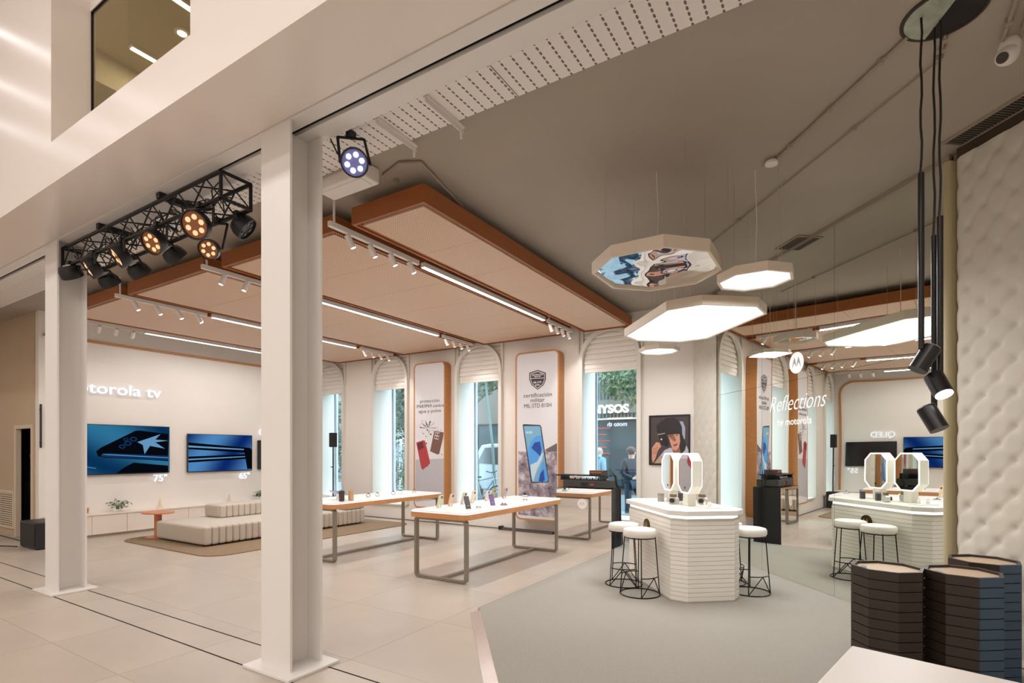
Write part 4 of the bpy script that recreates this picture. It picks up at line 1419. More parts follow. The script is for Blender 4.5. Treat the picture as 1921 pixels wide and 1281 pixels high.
# ================================================================== SOFA, RUG, SIDE TABLE
t = thing('rug', 'brown rug with rounded corners under the sofa', 'rug', (-9.5, 6.6, 0))
MB().prism(rrect(-11.02, -8.0, 4.40, 8.80, 0.35, 8), 0.001, 0.014).build('pile', RUG, t)
MB().ring(rrect(-11.035, -7.985, 4.385, 8.815, 0.36, 8), rrect(-11.02, -8.0, 4.40, 8.80, 0.35, 8), 0.001, 0.012).build('binding', mat('rug_binding', rgb(140, 116, 92), 0.9), t)
SOFA = mat('beige_sofa_fabric', rgb(194, 181, 165), 0.85, noise=(40, 0.03), sheen=0.3)
t = thing('island_sofa', 'low beige channelled island sofa with a central backrest', 'sofa', (-9.7, 6.5, 0.014))
sx0, sx1, sy0, sy1 = -10.5, -9.0, 4.78, 8.28
MB().box(sx0 + 0.06, sx1 - 0.0, sy0 + 0.06, sy1 - 0.06, 0.014, 0.035).build('plinth', BLACK, t)
MB().box(sx0, sx1, sy0, sy1, 0.036, 0.345).build('seat_base', SOFA, t, bevel=0.05, seg=4)
nch = 29
cw = (sy1 - sy0 - 0.04) / nch
me = None
for k in range(nch):
    y = sy0 + 0.02 + k * cw
    if me is None:
        o = MB().box(sx1 - 0.06, sx1 + 0.10, y, y + cw - 0.004, 0.04, 0.342).build('channel', SOFA, t, bevel=0.035, seg=4)
        me = o
    else:
        o = me.copy()
        COL.objects.link(o)
        o.location = (0, k * cw, 0)
bx0, bx1, by0, by1 = -10.40, -9.90, 5.58, 8.2
MB().box(bx0, bx1, by0, by1, 0.346, 0.59).build('backrest', SOFA, t, bevel=0.05, seg=4)
nb = 22
cw2 = (by1 - by0 - 0.04) / nb
me = None
for k in range(nb):
    y = by0 + 0.02 + k * cw2
    if me is None:
        o = MB().box(bx1 - 0.05, bx1 + 0.05, y, y + cw2 - 0.004, 0.347, 0.58).build('back_channel', SOFA, t, bevel=0.03, seg=4)
        me = o
    else:
        o = me.copy()
        COL.objects.link(o)
        o.location = (0, k * cw2, 0)
MB().box(-9.86, -8.92, 7.75, 8.27, 0.346, 0.45).build('end_block', SOFA, t, bevel=0.04, seg=3)
TERRA = mat('terracotta_lacquer', rgb(206, 128, 84), 0.4)
t = thing('side_table', 'terracotta side table with a thin round top left of the sofa', 'side table', (-10.64, 4.92, 0.015))
MB().lathe([(0.20, 0.0), (0.20, 0.012), (0.03, 0.014)], 28).build('base', TERRA, t, world=False, smooth=True)
MB().prism(rrect(-0.06, 0.06, -0.05, 0.05, 0.03, 3), 0.0145, 0.44).build('stem', TERRA, t, world=False)
MB().prism([(0.33 * math.cos(2 * PI * k / 32), 0.24 * math.sin(2 * PI * k / 32)) for k in range(32)], 0.441, 0.463).build('top', TERRA, t, world=False, bevel=0.004)
# the top overhangs the arm of the sofa a little to the right
t.location.x = -10.72

# ================================================================== TELEVISION WALL
CABW = mat('pale_cabinet', rgb(236, 222, 208), 0.5)
XC = -11.72
y = 3.70
ci = 0
cl = ['next to the doorway end', 'second from the doorway end', 'below the largest television', 'behind the side table', 'behind the sofa']
while y < 9.0:
    y1 = min(y + 1.135, 9.24)
    t = thing('low_cabinet', 'pale low cabinet unit along the television wall, ' + cl[min(ci, 4)], 'cabinet', ((XT + XC) / 2, y, 0), group='low cabinets along the television wall')
    MB().box(XT + 0.001, XC - 0.02, y + 0.001, y1 - 0.001, 0.05, 0.405).build('body', CABW, t)
    MB().box(XT + 0.001, XC - 0.05, y + 0.001, y1 - 0.001, 0.0, 0.049).build('plinth', mat('cabinet_plinth', rgb(190, 176, 160), 0.6), t)
    hw = (y1 - y) / 2
    for k in range(2):
        MB().box(XC - 0.0195, XC, y + k * hw + 0.003, y + (k + 1) * hw - 0.003, 0.055, 0.402).build('door', CABW, t)
    y = y1
    ci += 1
tag(MB().box(XT + 0.001, XC + 0.015, 3.66, 9.245, 0.4055, 0.432).build('cabinet_worktop', CABW, bevel=0.003), 'long pale worktop on the low cabinets', 'worktop')

def screen_mat(name, dark):
    m = bpy.data.materials.new(name)
    m.use_nodes = True
    nt = m.node_tree
    nt.nodes.remove(nt.nodes['Principled BSDF'])
    tc = nd(nt, 'ShaderNodeTexCoord')
    mp = nd(nt, 'ShaderNodeMapping')
    mp.inputs['Rotation'].default_value = (0.6 if dark else -0.9, 0, 0)
    nt.links.new(tc.outputs['Object'], mp.inputs['Vector'])
    wv = nd(nt, 'ShaderNodeTexWave', bands_direction='Z')
    wv.inputs['Scale'].default_value = 0.28
    wv.inputs['Distortion'].default_value = 1.5
    nt.links.new(mp.outputs[0], wv.inputs['Vector'])
    cr = nd(nt, 'ShaderNodeValToRGB')
    cr.color_ramp.elements[0].color = rgb(12, 62, 108) if dark else rgb(14, 52, 132)
    cr.color_ramp.elements[1].color = rgb(58, 140, 186) if dark else rgb(96, 164, 232)
    nt.links.new(wv.outputs['Fac'], cr.inputs[0])
    e = nd(nt, 'ShaderNodeEmission')
    e.inputs['Strength'].default_value = 0.85
    nt.links.new(cr.outputs[0], e.inputs[0])
    nt.links.new(e.outputs[0], nt.nodes['Material Output'].inputs[0])
    return m
SCA, SCB = screen_mat('screen_teal', True), screen_mat('screen_blue', False)
PXD = emat('picture_dark', rgb(8, 12, 20), 1.0)
PXM = emat('picture_mid_blue', rgb(24, 66, 120), 0.8)
PXL = emat('picture_light_blue', rgb(120, 180, 226), 0.9)
def tv(y0, y1, z0, z1, scr, label):
    t = thing('television', label, 'television', (XT, (y0 + y1) / 2, z0), group='televisions')
    MB().box(XT + 0.03, XT + 0.07, y0, y1, z0, z1).build('housing', BLACK, t, bevel=0.004)
    MB().box(XT + 0.001, XT + 0.029, (y0 + y1) / 2 - 0.2, (y0 + y1) / 2 + 0.2, (z0 + z1) / 2 - 0.2, (z0 + z1) / 2 + 0.2).build('wall_bracket', BLACK, t)
    s_ = MB().box(XT + 0.0701, XT + 0.072, y0 + 0.012, y1 - 0.012, z0 + 0.02, z1 - 0.012).build('screen', scr, t)
    return t, s_
def pic(par_, poly, m_, y0, z0, w, h, k):
    """flat picture on a screen; poly in 0..1 units"""
    MB().prism([(a * w, b * h) for a, b in poly], 0, 0.0004, frame_m((XT + 0.0722 + 0.0005 * k, y0, z0), (0, 1, 0), (0, 0, 1))).build('picture_area', m_, par_)
t, s_ = tv(4.05, 5.722, 1.145, 2.11, SCA, 'largest television, showing a dark phone corner on teal')
a = (4.062, 1.165, 1.648, 0.933)
pic(s_, [(0.42, 0.0), (0.99, 0.0), (0.99, 0.14), (0.6, 0.22), (0.5, 0.12)], PXD, *a, 1)
pic(s_, [(0.24, 0.36), (0.22, 0.46), (0.27, 0.54), (0.62, 0.90), (0.66, 0.91), (0.99, 0.85), (0.99, 0.24), (0.8, 0.27), (0.3, 0.33)], PXD, *a, 2)
pic(s_, [(0.26, 0.36), (0.32, 0.34), (0.99, 0.26), (0.99, 0.36), (0.36, 0.42), (0.29, 0.42)], PXM, *a, 3)
pic(s_, [(0.64, 0.66), (0.9, 0.84), (0.84, 0.72), (0.99, 0.70), (0.84, 0.66), (0.95, 0.52), (0.78, 0.58), (0.72, 0.40), (0.70, 0.60)], PXL, *a, 4)
for cx_, cy_, r_ in ((0.48, 0.56, 0.035), (0.54, 0.63, 0.04), (0.60, 0.72, 0.04), (0.52, 0.71, 0.028)):
    pic(s_, [(cx_ + r_ * math.cos(2 * PI * k / 16), cy_ + r_ * 1.3 * math.sin(2 * PI * k / 16)) for k in range(16)], PXM, *a, 5)
    pic(s_, [(cx_ + r_ * 0.55 * math.cos(2 * PI * k / 16), cy_ + r_ * 0.7 * math.sin(2 * PI * k / 16)) for k in range(16)], PXD, *a, 6)
pic(s_, [(0.27, 0.40), (0.33, 0.385), (0.99, 0.31), (0.99, 0.325), (0.34, 0.40)], PXL, *a, 6)
pic(s_, [(0.0, 0.20), (0.22, 0.12), (0.22, 0.11), (0.0, 0.185)], PXL, *a, 1)
t, s_ = tv(6.086, 7.565, 1.139, 1.975, SCB, 'middle television, showing phone edges on bright blue')
a = (6.098, 1.159, 1.455, 0.804)
pic(s_, [(0.0, 0.78), (0.98, 0.64), (0.98, 0.50), (0.9, 0.50), (0.0, 0.60)], PXD, *a, 1)
pic(s_, [(0.0, 0.40), (0.96, 0.46), (0.90, 0.32), (0.0, 0.24)], PXD, *a, 2)
pic(s_, [(0.0, 0.70), (0.96, 0.60), (0.96, 0.57), (0.0, 0.65)], PXL, *a, 3)
pic(s_, [(0.0, 0.34), (0.9, 0.40), (0.9, 0.375), (0.0, 0.30)], PXL, *a, 3)
pic(s_, [(0.86, 0.62), (1.0, 0.60), (1.0, 0.02), (0.92, 0.02)], PXD, *a, 4)
t, s_ = tv(7.72, 8.94, 1.16, 1.86, mat('blank_screen', rgb(30, 30, 32), 0.15), 'smallest television, switched off, at the window end')
# backlit lettering
SIGN = emat('backlit_letter', (0.93, 0.94, 1.0, 1), 1.5)
def lit_sign(body, size, y, z, label, width=None, align='LEFT', depth=0.03, nm='lit_sign'):
    t = thing(nm, label, 'sign', (XT, y, z), group='lit lettering on the television wall')
    M0 = frame_m((XT + 0.045, y, z), (0, 1, 0), (0, 0, 1))
    for q in text_mb(body, size, depth, size * 0.004, align, width=width):
        placed(q, M0).build('letter', SIGN, t)
    return t
# the word runs from behind the left column to y = 5.55
lit_sign('motorola tv', 0.30, 3.85, 2.70, 'large lit letters reading motorola tv above the televisions', width=1.70)
lit_sign('75"', 0.20, 5.42, 0.975, 'small lit figures 75 with inch mark under the largest television')
lit_sign('65"', 0.20, 7.25, 0.95, 'small lit figures 65 with inch mark under the middle television')
lit_sign('55"', 0.20, 8.62, 0.96, 'small lit figures 55 with inch mark under the smallest television')
lit_sign('QLED', 0.24, 7.75, 1.98, 'lit letters reading QLED above the smallest television')
area('sign_glow', (XT + 0.02, 4.75, 2.62), (0, math.radians(90), 0), 0.05, 1.5, 1.5, (0.8, 0.85, 1.0)) if False else None
# decorations on the worktop
LEAF = mat('plant_leaf', rgb(62, 92, 46), 0.5, rand=0.15)
def plant(y, label):
    rr = random.Random(int(y * 10))
    t = thing('trailing_plant', label, 'plant', (-11.86, y, 0.4325), group='plants on the worktop')
    MB().lathe([(0.05, 0), (0.065, 0.02), (0.07, 0.075), (0.06, 0.075)], 20).build('pot', TWHITE, t, world=False, smooth=True)
    stem = MB()
    ls = None
    for k in range(34):
        a, el = rr.uniform(0, 2 * PI), rr.uniform(0.1, 1.3)
        l = rr.uniform(0.10, 0.24)
        d = Vector((math.cos(a) * math.cos(el) * 0.6, math.sin(a) * math.cos(el), math.sin(el) * 0.75))
        p0, p1 = Vector((0, 0, 0.075)), Vector((0, 0, 0.075)) + d * l
        stem.tube([p0, (p0 + p1) / 2 + Vector((0, 0, 0.02)), p1], 0.002, 4)
        A = Matrix.Translation(p1) @ Matrix.Rotation(a, 4, 'Z') @ Matrix.Rotation(rr.uniform(-0.4, 0.8), 4, 'Y') @ Matrix.Scale(rr.uniform(0.8, 1.2), 4)
        if ls is None:
            q = MB()
            q.add([(-0.01, 0, 0), (0.02, 0.022, 0.006), (0.055, 0.012, 0.004), (0.07, 0, -0.006), (0.055, -0.012, 0.004), (0.02, -0.022, 0.006), (0.03, 0, -0.002)],
                  [(0, 6, 1), (1, 6, 2), (2, 6, 3), (3, 6, 4), (4, 6, 5), (5, 6, 0)])
            o = q.build('leaf', LEAF, t, world=False)
            ls = o.data
        else:
            o = bpy.data.objects.new('leaf', ls)
            COL.objects.link(o)
            o.parent = t
        o.matrix_local = A
    stem.build('stem', LEAF, t, world=False)
plant(4.72, 'small green plant in a white pot below the largest television')
plant(7.72, 'small green plant in a white pot beside the near column edge')
PALEW = mat('pale_wood', rgb(232, 206, 180), 0.6)
for i, (y, h) in enumerate(((5.48, 0.20), (6.93, 0.20))):
    t = thing('cone_figurine', ['pale wooden cone figurine below the gap between the televisions', 'pale wooden cone figurine below the middle television'][i], 'figurine', (-11.86, y, 0.4325), group='cone figurines')
    MB().lathe([(0.07, 0), (0.07, 0.012)], 18).build('base', PALEW, t, world=False)
    for k in range(5):
        r = 0.055 - 0.01 * k
        MB().lathe([(r, 0.013 + k * 0.036), (r * 0.55, 0.047 + k * 0.036)], 16).build('tier', PALEW, t, world=False, smooth=True)
t = thing('wooden_block', 'pale wooden cube ornament on the worktop beside the left column', 'ornament', (-11.86, 4.20, 0.4325))
MB().ring([(-0.07, 0.001), (0.07, 0.001), (0.07, 0.13), (-0.07, 0.13)], [(-0.05, 0.02), (0.05, 0.02), (0.05, 0.11), (-0.05, 0.11)], -0.05, 0.05, frame_m((0, 0, 0), (0, 1, 0), (0, 0, 1))).build('frame', PALEW, t, world=False)
MB().lathe([(0.03, -0.03), (0.045, 0.0), (0.03, 0.03)], 16, Matrix.Translation((0, 0, 0.066))).build('ball', PALEW, t, world=False, smooth=True)

# ================================================================== POSTERS AND PORTRAIT
def flat(poly, Y, m_, name, par_, k=0, th=0.0006):
    """flat print: outline measured on the poster plane"""
    P = [at_y(px, py, Y) for px, py in poly]
    q = [(p.x, p.z) for p in P]
    return MB().prism(q, 0, th, frame_m((0, Y - 0.0008 * k, 0), (1, 0, 0), (0, 0, 1))).build(name, m_, par_)
def printed(body, size, cx_, cz, Y, m_, name, par_, width=None, bold=0.0, flip=False, k=1):
    tot = MB()
    for q in text_mb(body, size, 0.0008, bold, 'CENTER', width=width):
        tot.add(q.v, q.f)
    M0 = frame_m((cx_, Y - 0.0008 * k, cz), (-1 if flip else 1, 0, 0), (0, 0, 1))
    if flip:
        M0 = frame_m((cx_, Y, cz), (1, 0, 0), (0, 0, 1)) @ Matrix.Scale(-1, 4, (1, 0, 0))
    return placed(tot, M0).build(name, m_, par_)
def poster_box(x0, x1, z0, z1, face, label):
    t = thing('wall_poster', label, 'poster', ((x0 + x1) / 2, YW, z0), group='oak framed posters on the window wall')
    YF = 9.03
    out_ = rrect(x0, x1, z0, z1, 0.12, 6)
    inn = rrect(x0 + 0.03, x1 - 0.03, z0 + 0.03, z1 - 0.03, 0.09, 6)
    MB().ring(out_, inn, 0, YW - YF - 0.001, frame_m((0, YW - 0.001, 0), (1, 0, 0), (0, 0, 1))).build('oak_frame', WOOD, t)
    s_ = MB().prism(rrect(x0 + 0.031, x1 - 0.031, z0 + 0.031, z1 - 0.031, 0.089, 6), 0.02, YW - YF - 0.006, frame_m((0, YW - 0.001, 0), (1, 0, 0), (0, 0, 1))).build('print', face, t)
    return t, s_
def rock_mat():
    m = bpy.data.materials.new('print_rocks')
    m.use_nodes = True
    nt = m.node_tree
    b = nt.nodes['Principled BSDF']
    b.inputs['Roughness'].default_value = 0.5
    tc = nd(nt, 'ShaderNodeTexCoord')
    n = nd(nt, 'ShaderNodeTexNoise')
    n.inputs['Scale'].default_value = 4.5
    n.inputs['Detail'].default_value = 8
    n.inputs['Roughness'].default_value = 0.65
    nt.links.new(tc.outputs['Object'], n.inputs['Vector'])
    cr = nd(nt, 'ShaderNodeValToRGB')
    e = cr.color_ramp.elements
    e[0].position, e[0].color = 0.34, rgb(70, 58, 66)
    e[1].position, e[1].color = 0.64, rgb(214, 202, 204)
    x = e.new(0.5)
    x.color = rgb(150, 136, 146)
    nt.links.new(n.outputs['Fac'], cr.inputs[0])
    nt.links.new(cr.outputs[0], b.inputs['Base Color'])
    return m
ROCK = rock_mat()
PRL = mat('print_pale_grey', rgb(222, 218, 220), 0.5)
PRG = mat('print_mid_grey', rgb(186, 182, 186), 0.5)
INK = mat('print_dark_ink', rgb(58, 50, 50), 0.5)
INKW = mat('print_white_ink', rgb(226, 222, 222), 0.5)
YP = 9.034
# right poster
t, s_ = poster_box(-5.50, -4.53, 0.25, 3.54, PRL, 'oak framed poster of a blue phone standing on rocks, with a shield emblem')
flat([(972.5, 846), (972.5, 965), (1035, 971), (1045, 971), (1045, 838), (1030, 842), (1015, 850), (990, 848)], YP, ROCK, 'rocks', s_, 1)
flat([(1022, 844), (1045, 831), (1045, 846), (1030, 848)], YP, mat('print_hill', rgb(112, 98, 98), 0.5), 'far_hill', s_, 2)
BL1, BL2, BL3, BL4 = mat('print_sky_blue', rgb(122, 176, 206), 0.5), mat('print_deep_blue', rgb(34, 74, 160), 0.5), mat('print_bright_blue', rgb(84, 160, 228), 0.5), mat('print_pale_blue', rgb(196, 218, 232), 0.5)
flat([(980.5, 797), (983, 795.5), (1013, 797), (1015.5, 800), (1030, 901), (1028.5, 905), (998, 906), (995.5, 902)], YP, INK, 'phone_body', s_, 3)
flat([(982.5, 799), (1012.5, 799), (1014, 801), (1028, 903), (999.5, 904), (998, 902)], YP, BL1, 'phone_screen', s_, 4)
flat([(990, 850), (996, 828), (1006, 818), (1016, 816), (1019, 838), (1015, 858), (1005, 875), (996, 888)], YP, BL3, 'swirl', s_, 5)
flat([(997, 840), (1003, 830), (1013, 828), (1016, 842), (1014, 856), (1006, 848)], YP, BL2, 'swirl_shadow', s_, 6)
flat([(995, 872), (1008, 866), (1015, 852), (1020, 848), (1017, 862), (1008, 880), (1000, 904), (997, 890)], YP, BL4, 'swirl_ribbon', s_, 6)
flat([(1008, 904), (1013, 884), (1019, 864), (1024, 872), (1029, 900), (1026, 904)], YP, BL3, 'swirl_low', s_, 5)
flat([(1011, 903), (1014, 888), (1020, 880), (1022, 900), (1018, 904)], YP, BL2, 'swirl_low_shadow', s_, 6)
flat([(993, 699), (1009, 694), (1024, 699), (1024, 712), (1020, 722), (1008.5, 731), (997, 722), (993, 712)], YP, INK, 'shield', s_, 1)
flat([(995, 700.5), (1009, 696), (1022, 700.5), (1022, 712), (1018.5, 721), (1008.5, 729), (998.5, 721), (995, 712)], YP, INKW, 'shield_line', s_, 2)
flat([(996, 701.5), (1009, 697.5), (1021, 701.5), (1021, 712), (1017.5, 720.5), (1008.5, 727.5), (999.5, 720.5), (996, 712)], YP, INK, 'shield_field', s_, 3)
flat([(996, 709.4), (1021, 708.4), (1021, 709.4), (996, 710.4)], YP, INKW, 'shield_bar', s_, 4)
def wtxt(body, px, py, wpx, size, m_, par_, k, nm, bold=0.0):
    p = at_y(px, py, YP)
    w = (at_y(px + wpx / 2, py, YP) - at_y(px - wpx / 2, py, YP)).x
    printed(body, size, p.x, p.z - size * 0.35, YP, m_, nm, par_, width=w, bold=bold, k=k)
wtxt('CERTIFICADO', 1008.5, 702.8, 22, 0.045, INKW, s_, 5, 'shield_text', 0.001)
wtxt('MILITAR', 1008.5, 706.2, 12, 0.035, INKW, s_, 5, 'shield_text', 0.001)
wtxt('MIL-STD', 1008.5, 717, 15, 0.05, INKW, s_, 5, 'shield_text', 0.001)
wtxt('810H', 1008.5, 722, 8, 0.045, INKW, s_, 5, 'shield_text', 0.001)
wtxt('certificación', 1008.5, 740.5, 53, 0.114, INK, s_, 1, 'caption', 0.0)
wtxt('militar', 1008, 750, 26, 0.114, INK, s_, 1, 'caption', 0.0)
wtxt('MIL-STD 810H', 1008.5, 760.5, 51, 0.114, INK, s_, 1, 'caption', 0.0)
wtxt('10:28', 992, 811, 12, 0.06, INKW, s_, 6, 'clock_text', 0.002)
# left poster
t, s_ = poster_box(-8.18, -7.285, 0.33, 3.56, PRL, 'oak framed poster of a red and a brown phone bursting through a crack')
flat([(779.5, 862), (834, 860), (834, 936), (779.5, 941)], YP, PRG, 'grey_field', s_, 1)
rr = random.Random(5)
for k in range(46):
    px, py = rr.gauss(806, 14), rr.gauss(812 + (60 if k > 34 else 0), 9)
    if not (781 < px < 832):
        continue
    s2 = rr.uniform(0.6, 2.0)
    flat([(px - s2, py), (px, py - s2), (px + s2 * 0.8, py + s2 * 0.3), (px, py + s2 * 0.9)], YP, PRG if k % 3 else INK, 'shard', s_, 2)
for a in (0.1, 0.9, 1.4, 1.9, 2.4, 3.0):
    dx, dy = math.cos(a) * 20, -math.sin(a) * 16
    flat([(804, 803), (804 + dx * 0.5 - dy * 0.05, 803 + dy * 0.5), (804 + dx, 803 + dy), (804 + dx * 0.5 + dy * 0.08, 803 + dy * 0.5 + 1)], YP, INK, 'crack', s_, 2)
REDP, BRNP = mat('print_red_phone', rgb(176, 62, 66), 0.5), mat('print_brown_phone', rgb(118, 84, 74), 0.5)
flat([(815, 808), (832.5, 811), (831, 822), (824, 851), (821, 852.5), (807, 846)], YP, BRNP, 'brown_phone', s_, 4)
flat([(817, 810), (825, 811.5), (822.5, 825), (814.5, 823)], YP, mat('print_bump_brown', rgb(196, 180, 170), 0.5), 'camera_plate', s_, 5)
flat([(781, 830), (795, 825.5), (797.5, 827), (807, 868), (805, 871), (793.5, 881), (790.5, 878)], YP, REDP, 'red_phone', s_, 4)
flat([(782.5, 832), (793, 828), (795.5, 840), (785.5, 844.5)], YP, mat('print_bump_red', rgb(120, 36, 44), 0.5), 'camera_plate', s_, 5)
for cx_, cy_ in ((785.5, 834), (791, 832), (787.5, 840), (793, 838), (819, 814), (823, 815), (817.5, 820), (821.5, 821)):
    flat([(cx_ + 1.6 * math.cos(a), cy_ + 1.6 * math.sin(a)) for a in [2 * PI * k / 10 for k in range(10)]], YP, INK, 'lens', s_, 6)
wtxt('protección', 806, 751.5, 36, 0.104, INK, s_, 1, 'caption', 0.0)
wtxt('IP68/IP69 contra', 806.5, 761, 51, 0.104, INK, s_, 1, 'caption', 0.0)
wtxt('agua y polvo', 806, 770.5, 42, 0.104, INK, s_, 1, 'caption', 0.0)

# framed portrait
t = thing('framed_portrait', 'black framed photograph of a man in a dark cap holding a camera', 'picture', (-2.5, YW, 1.37))
x0, x1, z0, z1 = -2.865, -2.165, 1.358, 2.222
MB().ring([(x0, z0), (x1, z0), (x1, z1), (x0, z1)], [(x0 + 0.022, z0 + 0.022), (x1 - 0.022, z0 + 0.022), (x1 - 0.022, z1 - 0.022), (x0 + 0.022, z1 - 0.022)], 0, 0.035, frame_m((0, YW - 0.001, 0), (1, 0, 0), (0, 0, 1))).build('frame', BLACK, t)
s_ = MB().box(x0 + 0.022, x1 - 0.022, YW - 0.02, YW - 0.004, z0 + 0.022, z1 - 0.022).build('photograph', mat('print_brown_ground', rgb(74, 62, 60), 0.4), t)
YQ = YW - 0.0205
def pr(pts, m_, nm, k):
    flat([(1200 + a / 6.407, 760 + b / 6.407) for a, b in pts], YQ, m_, nm, s_, k)
SK = mat('print_skin', rgb(206, 150, 124), 0.45)
SKD = mat('print_skin_dark', rgb(150, 94, 76), 0.45)
SHIRT = mat('print_shirt', rgb(184, 184, 196), 0.45)
HAT = mat('print_black_cap', rgb(40, 34, 36), 0.45)
pr([(462, 192), (520, 196), (548, 270), (545, 400), (520, 430), (505, 330), (488, 240)], mat('print_light_drape', rgb(158, 166, 184), 0.45), 'drape', 1)
pr([(172, 698), (300, 540), (372, 508), (420, 560), (540, 545), (560, 480), (596, 560), (596, 698)], SHIRT, 'shirt', 1)
pr([(172, 698), (240, 610), (330, 600), (420, 640), (420, 698)], mat('print_beige_sleeve', rgb(176, 150, 132), 0.45), 'sleeve', 2)
pr([(480, 345), (512, 350), (560, 478), (545, 540), (490, 600), (430, 600), (440, 520)], HAT, 'hair', 2)
pr([(390, 520), (475, 500), (500, 590), (410, 600)], SKD, 'neck', 3)
pr([(343, 358), (480, 338), (488, 430), (474, 505), (432, 548), (392, 525), (366, 440)], SK, 'face', 4)
pr([(343, 358), (410, 348), (440, 420), (420, 440), (372, 400)], SKD, 'cheek_shadow', 5)
pr([(400, 478), (462, 456), (446, 486), (416, 494)], mat('print_lips', rgb(150, 70, 66), 0.45), 'lips', 6)
pr([(355, 372), (385, 362), (380, 374), (360, 380)], HAT, 'eye', 6)
pr([(430, 360), (465, 352), (460, 362), (436, 368)], HAT, 'eye', 6)
pr([(200, 250), (255, 195), (330, 152), (420, 150), (478, 196), (508, 262), (512, 352), (470, 345), (330, 352), (300, 336), (212, 334)], HAT, 'cap', 7)
pr([(222, 356), (320, 340), (352, 470), (330, 500), (258, 470)], mat('print_camera_black', rgb(32, 28, 30), 0.45), 'camera_body', 7)
pr([(215, 350), (305, 330), (308, 342), (218, 362)], mat('print_camera_silver', rgb(150, 146, 142), 0.45), 'camera_top', 8)
pr([(262 + 26 * math.cos(2 * PI * k / 16), 410 + 34 * math.sin(2 * PI * k / 16)) for k in range(16)], HAT, 'camera_lens', 8)
pr([(262 + 9 * math.cos(2 * PI * k / 12), 410 + 11 * math.sin(2 * PI * k / 12)) for k in range(12)], INKW, 'lens_glint', 9)
pr([(150, 512), (200, 444), (240, 450), (262, 498), (238, 520), (215, 560), (192, 640), (160, 696), (148, 640)], SK, 'hand', 8)
for k in range(3):
    pr([(160, 528 + 26 * k), (222, 505 + 28 * k), (220, 512 + 28 * k), (162, 536 + 26 * k)], SKD, 'finger_line', 9)

# ================================================================== BOOTH AND EQUIPMENT
BX0, BX1, BY0, BY1, BZ = -4.16, -3.165, 8.19, 8.64, 0.975
t = thing('mirrored_booth', 'black booth with a mirrored front beside the right poster', 'booth', ((BX0 + BX1) / 2, BY0, 0))
MB().box(BX1 - 0.03, BX1, BY0 + 0.006, BY1, 0.001, BZ).build('side_panel', BLACK, t)
MB().box(BX0, BX0 + 0.03, BY0 + 0.006, BY1, 0.001, BZ).build('side_panel', BLACK, t)
MB().box(BX0 + 0.031, BX1 - 0.031, BY1 - 0.03, BY1, 0.001, BZ - 0.03).build('back_panel', BLACK, t)
MB().box(BX0 + 0.031, BX1 - 0.031, BY0 + 0.006, BY1, BZ - 0.029, BZ).build('top_panel', BLACK, t)
MB().box(BX0, BX1, BY0, BY0 + 0.005, 0.001, BZ - 0.002).build('mirror_front', MIRRORP, t)
p = at_y(1092, 945, BY0)
disc, wings = logo_m(0.085, 0.001)
Mx = frame_m((p.x, BY0 - 0.0008, p.z), (1, 0, 0), (0, 0, 1))
d = placed(disc, Mx).build('round_sticker', mat('frosted_sticker', rgb(236, 226, 218), 0.5), t)
placed(wings, Mx).build('emblem', mat('frosted_emblem', rgb(206, 196, 190), 0.5), d)
DK = mat('charcoal_case', rgb(58, 55, 50), 0.5)
t = thing('flight_case', 'charcoal flight case of sound equipment on the mirrored booth', 'flight case', (-3.7, 8.4, BZ + 0.0005))
MB().box(-4.06, -3.22, 8.24, 8.60, BZ + 0.012, BZ + 0.13).build('body', DK, t, bevel=0.006)
for k in range(6):
    x = -3.98 + 0.14 * k
    MB().box(x - 0.02, x + 0.02, 8.30, 8.34, BZ + 0.0008, BZ + 0.0118).build('foot', BLACK, t)
MB().box(-3.72, -3.60, 8.232, 8.239, BZ + 0.04, BZ + 0.10).build('latch', BLACK, t)
MB().box(-3.55, -3.49, 8.234, 8.239, BZ + 0.055, BZ + 0.075).build('red_badge', mat('red_badge', rgb(190, 70, 60), 0.5), t)
t = thing('mixer_board', 'black mixing board with rows of knobs on the flight case', 'mixer', (-3.7, 8.4, BZ + 0.131))
MB().box(-4.12, -3.40, 8.26, 8.58, BZ + 0.131, BZ + 0.15).build('panel', BLACK, t)
for k in range(16):
    for j in range(3):
        x, y = -3.98 + 0.036 * k, 8.32 + 0.08 * j
        MB().lathe([(0.009, 0), (0.009, 0.02), (0.006, 0.023)], 8, Matrix.Translation((x, y, BZ + 0.15))).build('knob', LABELW if (k + j) % 3 else BLACK, t)
for x in (-4.12, -3.40):
    MB().box(x, x + 0.03, 8.27, 8.57, BZ + 0.1505, BZ + 0.20).build('support', BLACK, t)
t = thing('laptop_shelf', 'black flat shelf raised above the mixing board', 'shelf', (-3.7, 8.4, BZ + 0.2005))
MB().box(-4.22, -3.24, 8.28, 8.56, BZ + 0.2005, BZ + 0.222).build('board', BLACK, t, bevel=0.003)
MB().box(-3.86, -3.82, 8.275, 8.2795, BZ + 0.204, BZ + 0.218).build('red_badge', MATS['red_badge'], t)
t = thing('amplifier', 'small dark brown amplifier with an orange light on the raised shelf', 'amplifier', (-3.48, 8.4, BZ + 0.2225))
MB().box(-3.60, -3.36, 8.30, 8.52, BZ + 0.2225, BZ + 0.30).build('case', mat('brown_amp', rgb(92, 66, 54), 0.5), t, bevel=0.005)
MB().box(-3.58, -3.38, 8.295, 8.2995, BZ + 0.255, BZ + 0.268).build('display', emat('orange_display', rgb(230, 130, 80), 0.8), t)
for k in range(4):
    MB().lathe([(0.012, 0), (0.010, 0.015)], 10, frame_m((-3.56 + 0.05 * k, 8.2995, BZ + 0.238), (1, 0, 0), (0, 0, 1))).build('knob', BLACK, t)
